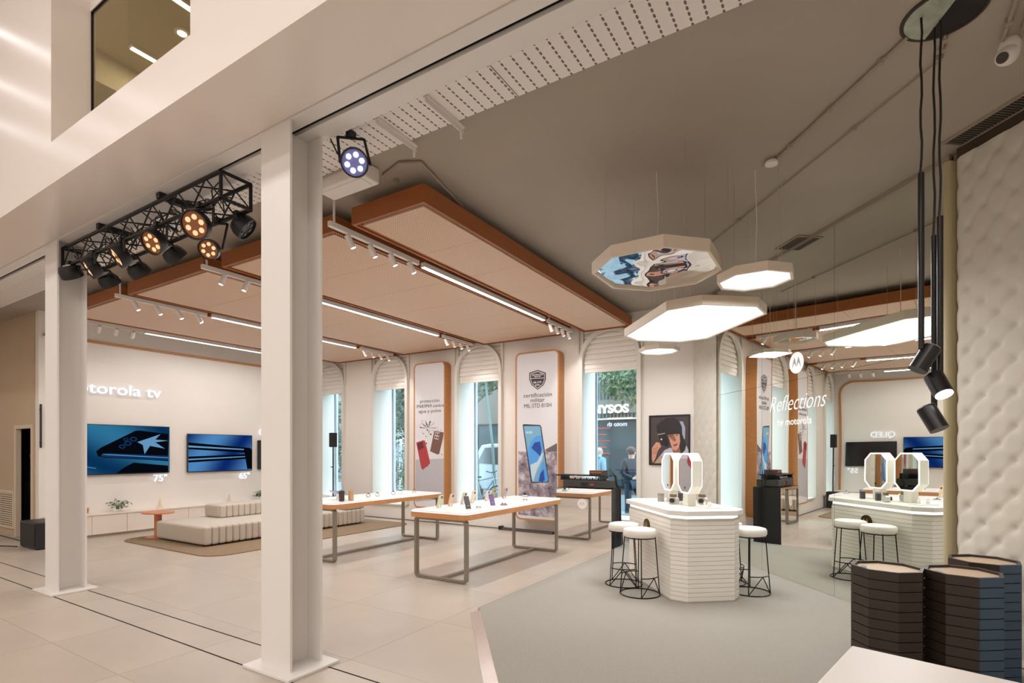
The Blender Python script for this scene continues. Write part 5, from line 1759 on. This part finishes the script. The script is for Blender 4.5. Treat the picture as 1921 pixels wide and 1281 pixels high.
for j in range(4):
    rr = random.Random(j)
    pts = [(-3.36 + 0.02 * j, 8.42, BZ + 0.28 - 0.02 * j), (-3.27 + 0.01 * j, 8.40 + 0.02 * j, BZ + 0.33 - 0.03 * j), (-3.20, 8.42 + 0.03 * j, BZ + 0.20), (-3.19 + 0.01 * j, 8.45, BZ + 0.06), (-3.14 - 0.002 * j, 8.46 + 0.03 * j, BZ - 0.02), (-3.135, 8.47 + 0.03 * j, 0.45), (-3.11, 8.5 + 0.03 * j, 0.03)]
    o = MB().tube(pts, 0.005, 5).build('audio_cable', BLACK)
    tag(o, 'black audio cable looping down the right side of the booth, ' + ['nearest the front', 'second from the front', 'third from the front', 'nearest the window'][j], 'cable', 'audio cables of the booth')

# loudspeaker on a pole
t = thing('pole_speaker', 'slim black loudspeaker on a pole at the left windows', 'loudspeaker', (-10.86, 9.02, 0))
MB().box(-11.02, -10.70, 8.86, 9.17, 0.001, 0.46).build('bass_box', BLACK, t, bevel=0.01)
MB().tube([(-10.86, 9.02, 0.461), (-10.86, 9.02, 1.70)], 0.017, 10).build('pole', BLACKM, t, smooth=True)
MB().tube([(-10.86, 9.02, 1.20), (-10.92, 9.00, 1.20)], 0.012, 8).build('clamp_knob', BLACK, t)
MB().box(-10.93, -10.79, 8.95, 9.09, 1.70, 2.06).build('cabinet', BLACK, t, bevel=0.008)
MB().box(-10.92, -10.80, 8.943, 8.949, 1.715, 2.045).build('grille', mat('speaker_grille', rgb(40, 38, 36), 0.7), t)
# subwoofer by the left column
t = thing('subwoofer', 'black subwoofer box on the floor behind the left column', 'loudspeaker', (-11.35, 3.40, 0))
MB().box(-11.70, -11.0, 3.25, 3.56, 0.012, 0.44).build('cabinet', BLACK, t, bevel=0.015)
MB().box(-11.66, -11.04, 3.243, 3.2495, 0.05, 0.40).build('grille', MATS['speaker_grille'], t)
for x in (-11.62, -11.08):
    for y in (3.30, 3.50):
        MB().lathe([(0.03, 0.0005), (0.03, 0.0118)], 10, Matrix.Translation((x, y, 0))).build('foot', BLACK, t)
tag(MB().tube([(-11.75, 3.40, 0.008), (-12.1, 3.44, 0.008), (-12.6, 3.46, 0.008), (-13.4, 3.47, 0.008), (-14.5, 3.48, 0.008)], 0.008, 6).build('floor_cable', BLACK), 'black cable along the base of the tan wall', 'cable')
tag(MB().tube([(-11.71, 3.22, 0.008), (-12.2, 3.0, 0.008), (-13.0, 2.95, 0.008), (-14.2, 2.98, 0.008)], 0.008, 6).build('floor_cable', BLACK), 'black cable across the floor left of the subwoofer', 'cable')
pts = [at_z(610, 953, 0.01)] + [at_z(px, py, 0.01) for px, py in ((700, 968), (770, 973), (830, 979), (880, 984), (920, 988), (955, 990))]
pts = [Vector((p.x, min(p.y, 9.2), 0.01)) for p in pts]
tag(MB().tube(pts, 0.007, 6).build('floor_cable', BLACK), 'black cable along the base of the window wall', 'cable')
t = thing('cable_cover', 'long black cable cover on the floor below the right poster', 'cable cover', (-5.3, 9.1, 0))
MB().prism([(-5.86, 9.06), (-4.70, 9.06), (-4.70, 9.18), (-5.86, 9.18)], 0.001, 0.05, top=[(-5.86, 9.09), (-4.70, 9.09), (-4.70, 9.15), (-5.86, 9.15)]).build('body', mat('dark_rubber', rgb(66, 56, 50), 0.7), t)
MB().box(-5.93, -5.861, 9.07, 9.17, 0.001, 0.075).build('end_cap', BLACK, t)
p0, p1 = at_x(76.5, 758, XT + 0.03), at_x(76.5, 840, XT + 0.03)
t = thing('wall_rail', 'slim black vertical rail beside the left column', 'rail', (XT, p0.y, p1.z))
MB().box(XT + 0.02, XT + 0.045, p0.y - 0.012, p0.y + 0.012, p1.z, p0.z).build('bar', BLACK, t)
for z in (p1.z + 0.1, p0.z - 0.1):
    MB().box(XT + 0.001, XT + 0.0195, p0.y - 0.01, p0.y + 0.01, z - 0.015, z + 0.015).build('bracket', BLACK, t)

# black bag on the floor at the right window
t = thing('duffel_bag', 'crumpled black bag on the floor behind the booth at the window', 'bag', (-2.98, 9.05, 0.0205))
rr = random.Random(9)
prof = []
m = MB()
vs_, fs_ = [], []
NR, NC = 9, 18
for j in range(NR):
    v = j / (NR - 1)
    for i in range(NC):
        a = 2 * PI * i / NC
        r = math.sin(PI * (0.12 + 0.86 * v)) ** 0.6 * (1 + 0.12 * rr.uniform(-1, 1))
        vs_.append((0.17 * r * math.cos(a), 0.13 * r * math.sin(a), 0.30 * v * (1 + 0.06 * rr.uniform(-1, 1)) if j else 0.0))
for j in range(NR - 1):
    for i in range(NC):
        fs_.append((j * NC + i, j * NC + (i + 1) % NC, (j + 1) * NC + (i + 1) % NC, (j + 1) * NC + i))
fs_.append(tuple(reversed(range(NC))))
fs_.append(tuple((NR - 1) * NC + i for i in range(NC)))
m.add(vs_, fs_).build('sack', BLACK, t, world=False, smooth=True)
MB().tube([(-0.1, 0, 0.27), (-0.06, 0, 0.36), (0.06, 0, 0.36), (0.1, 0, 0.27)], 0.009, 6).build('handle', BLACK, t, world=False)

# ================================================================== PEOPLE
def skin_part(name, verts, edges, radii, m_, parent, sub=2):
    me = bpy.data.meshes.new(name)
    me.from_pydata([tuple(v) for v in verts], edges, [])
    o = bpy.data.objects.new(name, me)
    COL.objects.link(o)
    o.parent = parent
    md = o.modifiers.new('skin', 'SKIN')
    md.use_smooth_shade = True
    layer = me.skin_vertices[0].data
    for i, r in enumerate(radii):
        layer[i].radius = r if isinstance(r, tuple) else (r, r)
        layer[i].use_root = (i == 0)
    sd = o.modifiers.new('sub', 'SUBSURF')
    sd.levels = sd.render_levels = sub
    me.materials.append(m_)
    return o
def person(loc, rot, label, top, legs, skin_c, hair_c, J=None, hood=False, group=None):
    t = thing('person', label, 'person', loc, rot, group=group)
    j = dict(pel=(0, 0, 0.95), waist=(0, 0, 1.10), chest=(0, 0, 1.30), neck=(0, 0, 1.46), head=(0, -0.015, 1.58), crown=(0, 0.0, 1.69),
             hl=(0.09, 0, 0.92), kl=(0.10, -0.01, 0.50), al=(0.10, 0.03, 0.08), fl=(0.11, -0.14, 0.035),
             hr=(-0.09, 0, 0.92), kr=(-0.10, -0.01, 0.50), ar=(-0.10, 0.03, 0.08), fr=(-0.11, -0.14, 0.035),
             sl=(0.19, 0, 1.40), el=(0.24, 0.02, 1.12), wl=(0.23, -0.05, 0.88), gl=(0.225, -0.08, 0.79),
             sr=(-0.19, 0, 1.40), er=(-0.24, 0.02, 1.12), wr=(-0.23, -0.05, 0.88), gr=(-0.225, -0.08, 0.79))
    if J:
        j.update(J)
    V = lambda *n: [j[k] for k in n]
    SKM = mat('skin_%d' % (hash(label) % 999), skin_c, 0.5)
    HRM = mat('hair_%d' % (hash(label) % 999), hair_c, 0.7)
    # the continuous body
    skin_part('body', V('pel', 'waist', 'chest', 'neck', 'head', 'crown', 'hl', 'kl', 'al', 'hr', 'kr', 'ar', 'sl', 'el', 'wl', 'gl', 'sr', 'er', 'wr', 'gr'),
              [(0, 1), (1, 2), (2, 3), (3, 4), (4, 5), (0, 6), (6, 7), (7, 8), (0, 9), (9, 10), (10, 11), (2, 12), (12, 13), (13, 14), (14, 15), (2, 16), (16, 17), (17, 18), (18, 19)],
              [(0.13, 0.10), (0.12, 0.09), (0.13, 0.10), 0.052, (0.078, 0.092), (0.06, 0.07), 0.075, 0.05, 0.035, 0.075, 0.05, 0.035, 0.05, 0.036, 0.026, (0.03, 0.016), 0.05, 0.036, 0.026, (0.03, 0.016)], SKM, t)
    skin_part('jacket', V('waist', 'pel', 'chest', 'neck', 'sl', 'el', 'wl', 'sr', 'er', 'wr'),
              [(0, 1), (0, 2), (2, 3), (2, 4), (4, 5), (5, 6), (2, 7), (7, 8), (8, 9)],
              [(0.155, 0.125), (0.16, 0.125), (0.165, 0.13), 0.075, 0.075, 0.06, 0.045, 0.075, 0.06, 0.045], top, t)
    skin_part('trousers', V('pel', 'hl', 'kl', 'al', 'hr', 'kr', 'ar'), [(0, 1), (1, 2), (2, 3), (0, 4), (4, 5), (5, 6)],
              [(0.15, 0.118), 0.09, 0.066, 0.058, 0.09, 0.066, 0.058], legs, t)
    for s_ in ('l', 'r'):
        skin_part('shoe', V('a' + s_, 'f' + s_), [(0, 1)], [(0.048, 0.045), (0.042, 0.032)], BLACK, t, 1)
        # five short fingers and a thumb side
        g, w_ = Vector(j['g' + s_]), Vector(j['w' + s_])
        d = (g - w_).normalized()
        sd = d.cross(Vector((1, 0, 0)))
        sd = sd.normalized() if sd.length > 0.1 else Vector((0, 1, 0))
        m = MB()
        for k, ln in enumerate((0.062, 0.072, 0.068, 0.052)):
            b = g + sd * (0.024 - 0.016 * k)
            m.tube([b - d * 0.01, b + d * ln * 0.55, b + d * ln - sd.cross(d) * 0.015], [0.009, 0.008, 0.006], 6)
        b = w_ + d * 0.03 + sd * 0.028
        m.tube([b, b + (d + sd).normalized() * 0.03, b + (d * 1.4 + sd * 0.7).normalized() * 0.06], [0.011, 0.009, 0.007], 6)
        m.build('fingers', SKM, t, world=False, smooth=True)
    hd = Vector(j['head'])
    m = MB()
    m.lathe([(0.012, -0.012), (0.016, 0.0), (0.006, 0.03)], 8, Matrix.Translation(hd + Vector((0, -0.098, -0.012))))
    m.build('nose', SKM, t, world=False, smooth=True)
    for s_ in (-1, 1):
        MB().lathe([(0.0, -0.01), (0.011, 0.0), (0.0, 0.01)], 8, Matrix.Translation(hd + Vector((s_ * 0.03, -0.088, 0.018)))).build('eye', BLACK, t, world=False)
        MB().lathe([(0.01, -0.02), (0.02, 0.0), (0.012, 0.025)], 8, Matrix.Translation(hd + Vector((s_ * 0.082, 0.005, 0.0)))).build('ear', SKM, t, world=False, smooth=True)
    MB().box(-0.022, 0.022, -0.004, 0.004, -0.004, 0.004, Matrix.Translation(hd + Vector((0, -0.092, -0.05)))).build('mouth', mat('lips', rgb(160, 90, 84), 0.5), t, world=False)
    cr = Vector(j['crown'])
    m = MB()
    m.lathe([(0.088, -0.09), (0.103, -0.05), (0.104, 0.0), (0.085, 0.045), (0.045, 0.07), (0.005, 0.078)], 18, Matrix.Translation(hd + Vector((0, 0.022, 0.058))))
    m.build('hair', HRM, t, world=False, smooth=True)
    if hood:
        nk = Vector(j['neck'])
        MB().tube([nk + Vector((0.09 * math.cos(a), 0.03 + 0.09 * math.sin(a), 0.02 * math.sin(a))) for a in [2 * PI * k / 14 for k in range(14)]], 0.035, 8, closed=True).build('hood', top, t, world=False, smooth=True)
    return t

person((-5.36, 13.0, -0.02), math.radians(150), 'person in a pale blue hooded sweatshirt standing outside the right window, back turned', mat('pale_blue_fleece', rgb(96, 124, 142), 0.85), mat('grey_trousers', rgb(60, 62, 70), 0.8),
       rgb(206, 160, 138), rgb(150, 120, 104), hood=True)
person((-3.80, 11.0, -0.02), math.radians(60), 'person in a dark jacket and jeans leaning outside the right window, holding a phone', mat('navy_jacket', rgb(26, 32, 46), 0.8), mat('blue_jeans', rgb(40, 52, 66), 0.85),
       rgb(214, 170, 150), rgb(66, 46, 44),
       J=dict(kl=(0.12, -0.22, 0.52), al=(0.13, -0.12, 0.09), fl=(0.14, -0.28, 0.04), el=(0.26, 0.0, 1.14), wl=(0.18, -0.22, 1.06), gl=(0.13, -0.30, 1.07), er=(-0.26, 0.0, 1.14), wr=(-0.14, -0.22, 1.04), gr=(-0.08, -0.29, 1.06)))
person((-13.62, 3.98, 0.0), math.radians(80), 'person in dark clothes standing in the dark doorway at the far left', mat('black_clothes', rgb(20, 18, 20), 0.85), mat('dark_trousers', rgb(34, 30, 34), 0.85),
       rgb(190, 140, 116), rgb(30, 24, 22))

# ================================================================== THE STREET OUTSIDE
tag(MB().box(-30, 8, YG + 0.101, 24, -0.25, -0.02).build('floor_street', mat('pavement', rgb(100, 104, 106), 0.8, noise=(3, 0.08))), 'grey street pavement outside the windows', kind='structure')
FAC = mat('dark_brown_facade', rgb(92, 80, 72), 0.8, noise=(1.2, 0.1))
YF2 = 19.0
b = thing('street_building', 'dark shop building across the street', 'building', (-11, YF2, -0.02))
MB().box(-30, 8, YF2, YF2 + 1.0, -0.02, 8).build('wall', FAC, b)
SHG = mat('dark_shop_glass', rgb(46, 58, 62), 0.12)
for k in range(14):
    x = -29 + k * 2.6
    w_ = MB().box(x, x + 2.1, YF2 - 0.06, YF2 - 0.001, 0.3, 2.7).build('shop_window', SHG, b)
    MB().ring([(x - 0.06, 0.24), (x + 2.16, 0.24), (x + 2.16, 2.76), (x - 0.06, 2.76)], [(x, 0.3), (x + 2.1, 0.3), (x + 2.1, 2.7), (x, 2.7)], 0, 0.1, frame_m((0, YF2 - 0.001, 0), (1, 0, 0), (0, 0, 1))).build('window_frame', BLACKM, w_)
    u = MB().box(x + 0.5, x + 1.6, YF2 - 0.05, YF2 - 0.001, 4.6, 6.6).build('upper_window', SHG, b)
for k in range(26):
    x = -9.6 + k * 0.14
    MB().box(x, x + 0.05, YF2 - 0.14, YF2 - 0.07, 2.8, 4.4).build('facade_slat', mat('slat_paint', rgb(58, 62, 62), 0.6), b)
MB().box(-9.7, -5.8, YF2 - 0.5, YF2 - 0.061, 2.76, 2.80).build('canopy', mat('canopy_edge', rgb(196, 196, 180), 0.5), b)
# shop sign
t = thing('shop_sign', 'white letters DIONYSOS on the building across the street', 'sign', (-7.6, YF2 - 0.2, 3.1))
xr = at_y(1179, 765, YF2 - 0.22).x
xl = at_y(1117, 765, YF2 - 0.22).x
wl_ = (xr - xl) * 8 / 4.6
SIGW = mat('sign_white', rgb(236, 230, 214), 0.5, emit=(1, 0.95, 0.85, 1), estr=0.6)
zb_ = at_y(1150, 774, YF2 - 0.22).z
for q in text_mb('DIONYSOS', 0.42, 0.05, 0.014, 'CENTER', width=wl_):
    placed(q, frame_m((xr - wl_ / 2, YF2 - 0.22, zb_), (1, 0, 0), (0, 0, 1))).build('letter', SIGW, t)
MB().box(xr - wl_, xr + 0.4, YF2 - 0.19, YF2 - 0.15, zb_ - 0.02, zb_ + 0.5).build('sign_board', mat('sign_board', rgb(70, 66, 54), 0.7), t)
RED = emat('red_neon', rgb(250, 92, 92), 1.6)
for k in range(5):
    z = 2.45 - 0.24 * k
    o = MB().box(-8.7, -7.35 - 0.15 * (k % 2), YF2 - 0.10, YF2 - 0.075, z, z + 0.035).build('neon_bar', RED)
    tag(o, ['topmost', 'second', 'middle', 'fourth', 'lowest'][k] + ' red neon bar in the shop window across the street', 'neon', 'red neon bars')
# decal on the right window pane, readable from the street
t = thing('window_decal', 'small pale blue lettering on the right window pane, reversed from inside', 'lettering', (-3.69, YG - 0.01, 2.1))
tot = MB()
for q in text_mb('moto th', 0.115, 0.0012, 0.003, 'CENTER', width=0.40):
    tot.add(q.v, q.f)
Mx = frame_m((-3.69, YG - 0.0085, 2.085), (1, 0, 0), (0, 0, 1)) @ Matrix.Scale(-1, 4, (1, 0, 0))
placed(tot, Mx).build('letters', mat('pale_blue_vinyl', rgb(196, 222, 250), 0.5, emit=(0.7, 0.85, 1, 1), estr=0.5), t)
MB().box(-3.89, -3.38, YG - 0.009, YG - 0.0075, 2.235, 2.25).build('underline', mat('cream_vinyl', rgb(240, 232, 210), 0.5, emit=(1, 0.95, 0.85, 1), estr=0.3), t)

BARK = mat('grey_bark', rgb(104, 104, 98), 0.9, noise=(6, 0.25), bump=(20, 0.6))
FOL = mat('street_foliage', rgb(74, 88, 50), 0.7, noise=(0.9, 0.45))
FOL2 = mat('street_foliage_dark', rgb(50, 70, 48), 0.7, noise=(0.9, 0.4))
def tree(x, y, h, cz, cr_, n, m_, label, seed, tr=0.16):
    rr = random.Random(seed)
    t = thing('street_tree', label, 'tree', (x, y, -0.02), group='street trees')
    MB().tube([(x, y, -0.02), (x + 0.05, y, h * 0.35), (x - 0.03, y, h * 0.7), (x, y, h)], [tr * 1.2, tr, tr * 0.85, tr * 0.5], 12).build('trunk', BARK, t, smooth=True)
    for k in range(5):
        a = 2 * PI * k / 5 + rr.random()
        MB().tube([(x, y, h * 0.8), (x + math.cos(a) * cr_[0] * 0.4, y + math.sin(a) * cr_[1] * 0.4, h * 0.95 + 0.2), (x + math.cos(a) * cr_[0] * 0.8, y + math.sin(a) * cr_[1] * 0.8, cz + rr.uniform(-0.2, 0.5))], [0.06, 0.04, 0.015], 7).build('branch', BARK, t, smooth=True)
    m = MB()
    for k in range(n):
        while True:
            u, v, w_ = rr.uniform(-1, 1), rr.uniform(-1, 1), rr.uniform(-1, 1)
            if 0.15 < u * u + v * v + w_ * w_ < 1:
                break
        c_ = Vector((x + u * cr_[0], y + v * cr_[1], cz + w_ * cr_[2]))
        a = Vector((rr.uniform(-1, 1), rr.uniform(-1, 1), rr.uniform(-1, 1))).normalized()
        b2 = a.cross(Vector((rr.uniform(-1, 1), rr.uniform(-1, 1), rr.uniform(-1, 1)))).normalized()
        s_ = rr.uniform(0.04, 0.09)
        m.add([c_ - a * s_ * 1.6, c_ + b2 * s_ * 0.6, c_ + a * s_ * 1.6, c_ - b2 * s_ * 0.6], [(0, 1, 2, 3)])
    tag(m.build('foliage', m_, t), kind='stuff')
p = at_y(893, 800, 13.2)
tree(p.x - 0.25, 13.2, 3.6, 4.3, (2.2, 1.6, 1.0), 2600, FOL, 'street tree with a thick grey trunk outside the window between the posters', 3, 0.26)
p = at_y(1160, 720, 14.5)
tree(p.x + 1.9, 14.5, 3.0, 3.75, (2.6, 1.6, 1.1), 4200, FOL, 'leafy street tree overhanging the shop sign outside the right window', 4, 0.12)
p = at_y(750, 800, 14.0)
tree(p.x - 0.6, 14.0, 2.6, 2.9, (1.7, 1.5, 1.2), 3600, FOL2, 'dark green street tree outside the window left of the left poster', 5, 0.12)
p = at_y(641, 800, 14.0)
tree(p.x - 0.6, 14.0, 2.4, 2.3, (1.4, 1.4, 1.6), 2400, FOL2, 'dark green street tree outside the leftmost window', 6, 0.12)
# shrub with white blossom and a pale post in the second window
p = at_y(757, 880, 11.6)
t = thing('blossom_shrub', 'shrub with white blossom in a grey planter outside the window left of the left poster', 'shrub', (p.x, 11.6, -0.02))
MB().box(p.x - 0.4, p.x + 0.4, 11.3, 11.9, -0.019, 0.45).build('planter', mat('grey_planter', rgb(110, 108, 106), 0.7), t, bevel=0.01)
rr = random.Random(21)
lm, fm = MB(), MB()
for k in range(500):
    c_ = Vector((p.x + rr.gauss(0, 0.22), 11.6 + rr.gauss(0, 0.15), 0.9 + rr.gauss(0, 0.28)))
    a = Vector((rr.uniform(-1, 1), rr.uniform(-1, 1), rr.uniform(-1, 1))).normalized()
    b2 = a.cross(Vector((0.3, 0.2, 1))).normalized()
    lm.add([c_ - a * 0.06, c_ + b2 * 0.025, c_ + a * 0.06, c_ - b2 * 0.025], [(0, 1, 2, 3)])
for k in range(14):
    a0 = rr.uniform(0, 2 * PI)
    top = Vector((p.x + rr.gauss(0, 0.2), 11.6 + rr.gauss(0, 0.1), rr.uniform(1.5, 2.15)))
    lm.tube([(p.x, 11.6, 0.5), top], 0.006, 4)
    for q in range(10):
        c_ = top + Vector((rr.gauss(0, 0.05), rr.gauss(0, 0.05), rr.gauss(0, 0.03)))
        fm.lathe([(0.012, -0.008), (0.02, 0.0), (0.008, 0.01)], 6, Matrix.Translation(c_))
tag(lm.build('foliage', FOL, t), kind='stuff')
tag(fm.build('blossom', mat('white_blossom', rgb(206, 206, 198), 0.7), t), kind='stuff')
p = at_y(752, 880, 13.0)
tag(MB().tube([(p.x, 13.0, -0.02), (p.x, 13.0, 1.9), (p.x, 13.0, 2.0)], [0.05, 0.05, 0.035], 10).build('street_post', mat('pale_post', rgb(196, 196, 190), 0.6)), 'pale street post outside the window left of the left poster', 'post')
# leaning green pole and parked car in the third window
p0, p1 = at_y(911, 715, 12.6), at_y(924, 835, 12.6)
tag(MB().tube([(p0.x - 0.12, 12.6, p0.z + 0.7), (p0.x, 12.6, p0.z), (p1.x, 12.6, p1.z), (p1.x + 0.12, 12.6, -0.02)], [0.03, 0.035, 0.04, 0.045], 10).build('street_pole', mat('green_pole', rgb(88, 104, 98), 0.6)), 'leaning pale green pole outside the window between the posters', 'pole')
CARW = mat('white_car_paint', rgb(150, 158, 164), 0.25, coat=0.5)
p = at_y(895, 833, 14.2)
cx0 = p.x - 1.0
t = thing('parked_car', 'white car parked outside the window between the posters', 'car', (cx0 + 1.9, 15.0, -0.02))
zr = p.z
prof = [(0, 0.35), (0.0, 0.95), (0.15, 1.1), (0.75, 1.18), (1.15, zr - 0.03), (1.5, zr + 0.01), (3.2, zr), (3.75, 1.25), (4.1, 1.15), (4.15, 0.5), (4.05, 0.32)]
MB().prism([(cx0 + a_, b_) for a_, b_ in prof], 0, 1.6, frame_m((0, 15.8, 0), (1, 0, 0), (0, 0, 1))).build('body', CARW, t, bevel=0.06, seg=3)
CARG = mat('car_glass', rgb(46, 58, 66), 0.1)
for poly in ([(1.0, 1.2), (1.32, zr - 0.12), (2.15, zr - 0.10), (2.15, 1.16)], [(2.25, 1.16), (2.25, zr - 0.10), (3.1, zr - 0.12), (3.5, 1.22)]):
    MB().prism([(cx0 + a_, b_) for a_, b_ in poly], 0, 0.012, frame_m((0, 14.198, 0), (1, 0, 0), (0, 0, 1))).build('side_window', CARG, t)
for xw in (0.85, 3.3):
    o = MB().lathe([(0.31, -0.1), (0.33, -0.06), (0.33, 0.06), (0.31, 0.1)], 22, frame_m((cx0 + xw, 14.24, 0.31), (1, 0, 0), (0, 0, 1))).build('wheel', BLACK, t, smooth=True)
    MB().lathe([(0.19, 0.101), (0.17, 0.115)], 16, frame_m((cx0 + xw, 14.24, 0.31), (1, 0, 0), (0, 0, 1))).build('hub_cap', GREYSTEEL, o)
MB().box(cx0 + 2.0, cx0 + 2.2, 14.185, 14.2, 0.98, 1.01).build('door_handle', BLACK, t)
# bicycle leaning in front of the car
p = at_y(905, 880, 12.0)
bx, by = p.x, 12.0
t = thing('bicycle', 'silver bicycle parked in front of the white car', 'bicycle', (bx, by, -0.02))
SIL = mat('bicycle_silver', rgb(120, 124, 128), 0.3, metal=0.6)
for dx in (-0.5, 0.5):
    o = MB().tube([(bx + dx + 0.33 * math.cos(a), by, 0.33 + 0.33 * math.sin(a)) for a in [2 * PI * k / 28 for k in range(28)]], 0.018, 6, closed=True).build('wheel', BLACK, t)
    sp = MB()
    for k in range(10):
        a = PI * k / 10
        sp.tube([(bx + dx + 0.32 * math.cos(a), by, 0.33 + 0.32 * math.sin(a)), (bx + dx - 0.32 * math.cos(a), by, 0.33 - 0.32 * math.sin(a))], 0.002, 4)
    sp.build('spokes', SIL, o)
fr_ = MB()
for a_, b_ in (((-0.5, 0.33), (-0.05, 0.31)), ((-0.05, 0.31), (-0.18, 0.85)), ((-0.5, 0.33), (-0.16, 0.78)), ((-0.05, 0.31), (0.36, 0.80)), ((-0.16, 0.78), (0.34, 0.88)), ((0.34, 0.92), (0.5, 0.33)), ((0.34, 0.92), (0.32, 1.02))):
    fr_.tube([(bx + a_[0], by, a_[1]), (bx + b_[0], by, b_[1])], 0.017, 7)
fr_.build('frame', SIL, t)
MB().tube([(bx + 0.30, by - 0.26, 1.06), (bx + 0.33, by - 0.1, 1.02), (bx + 0.33, by + 0.1, 1.02), (bx + 0.30, by + 0.26, 1.06)], 0.014, 7).build('handlebar', BLACK, t)
MB().prism([(-0.30, -0.08), (-0.30, 0.08), (-0.05, 0.03), (-0.05, -0.03)], 0.86, 0.91, Matrix.Translation((bx, by, 0))).build('saddle', BLACK, t, bevel=0.01)
MB().lathe([(0.09, 0), (0.09, 0.01)], 16, frame_m((bx - 0.05, by - 0.03, 0.31), (1, 0, 0), (0, 0, 1))).build('chain_ring', SIL, t)

# ------------------------------------------------------------------ labels for the setting
for o in bpy.data.objects:
    if o.parent is None and o.type in {'MESH', 'EMPTY'} and o.get('kind') == 'structure' and not o.get('label'):
        o['label'] = {'trim_1': 'thin dark steel groove in the floor nearer the camera', 'trim_2': 'thin dark steel groove in the floor further from the camera',
                      'trim_3': 'long black slot in the underside of the white beam', 'trim_5': 'dark board painted as the shadow gap above the padded wall panel at the right',
                      'ceiling_soffit_inner': 'white beam underside with a black slot above the columns',
                      'recess_shade_strip': 'dark strip painting the recess shadow above the perforated ceiling boards', 'window_5': 'bronze tinted window high in the hall wall recess',
                      'ceiling_upstairs': 'beige ceiling bulkhead behind the upper window', 'ceiling_hall': 'white hall ceiling high above the camera',
                      'ceiling_left': 'brown ceiling left of the left column', 'wall_store': 'dark walls of the store room behind the doorway',
                      'door_1': 'cream door standing open in the tan wall'}.get(o.name, o.name.replace('_', ' ') + ' of the shop interior')
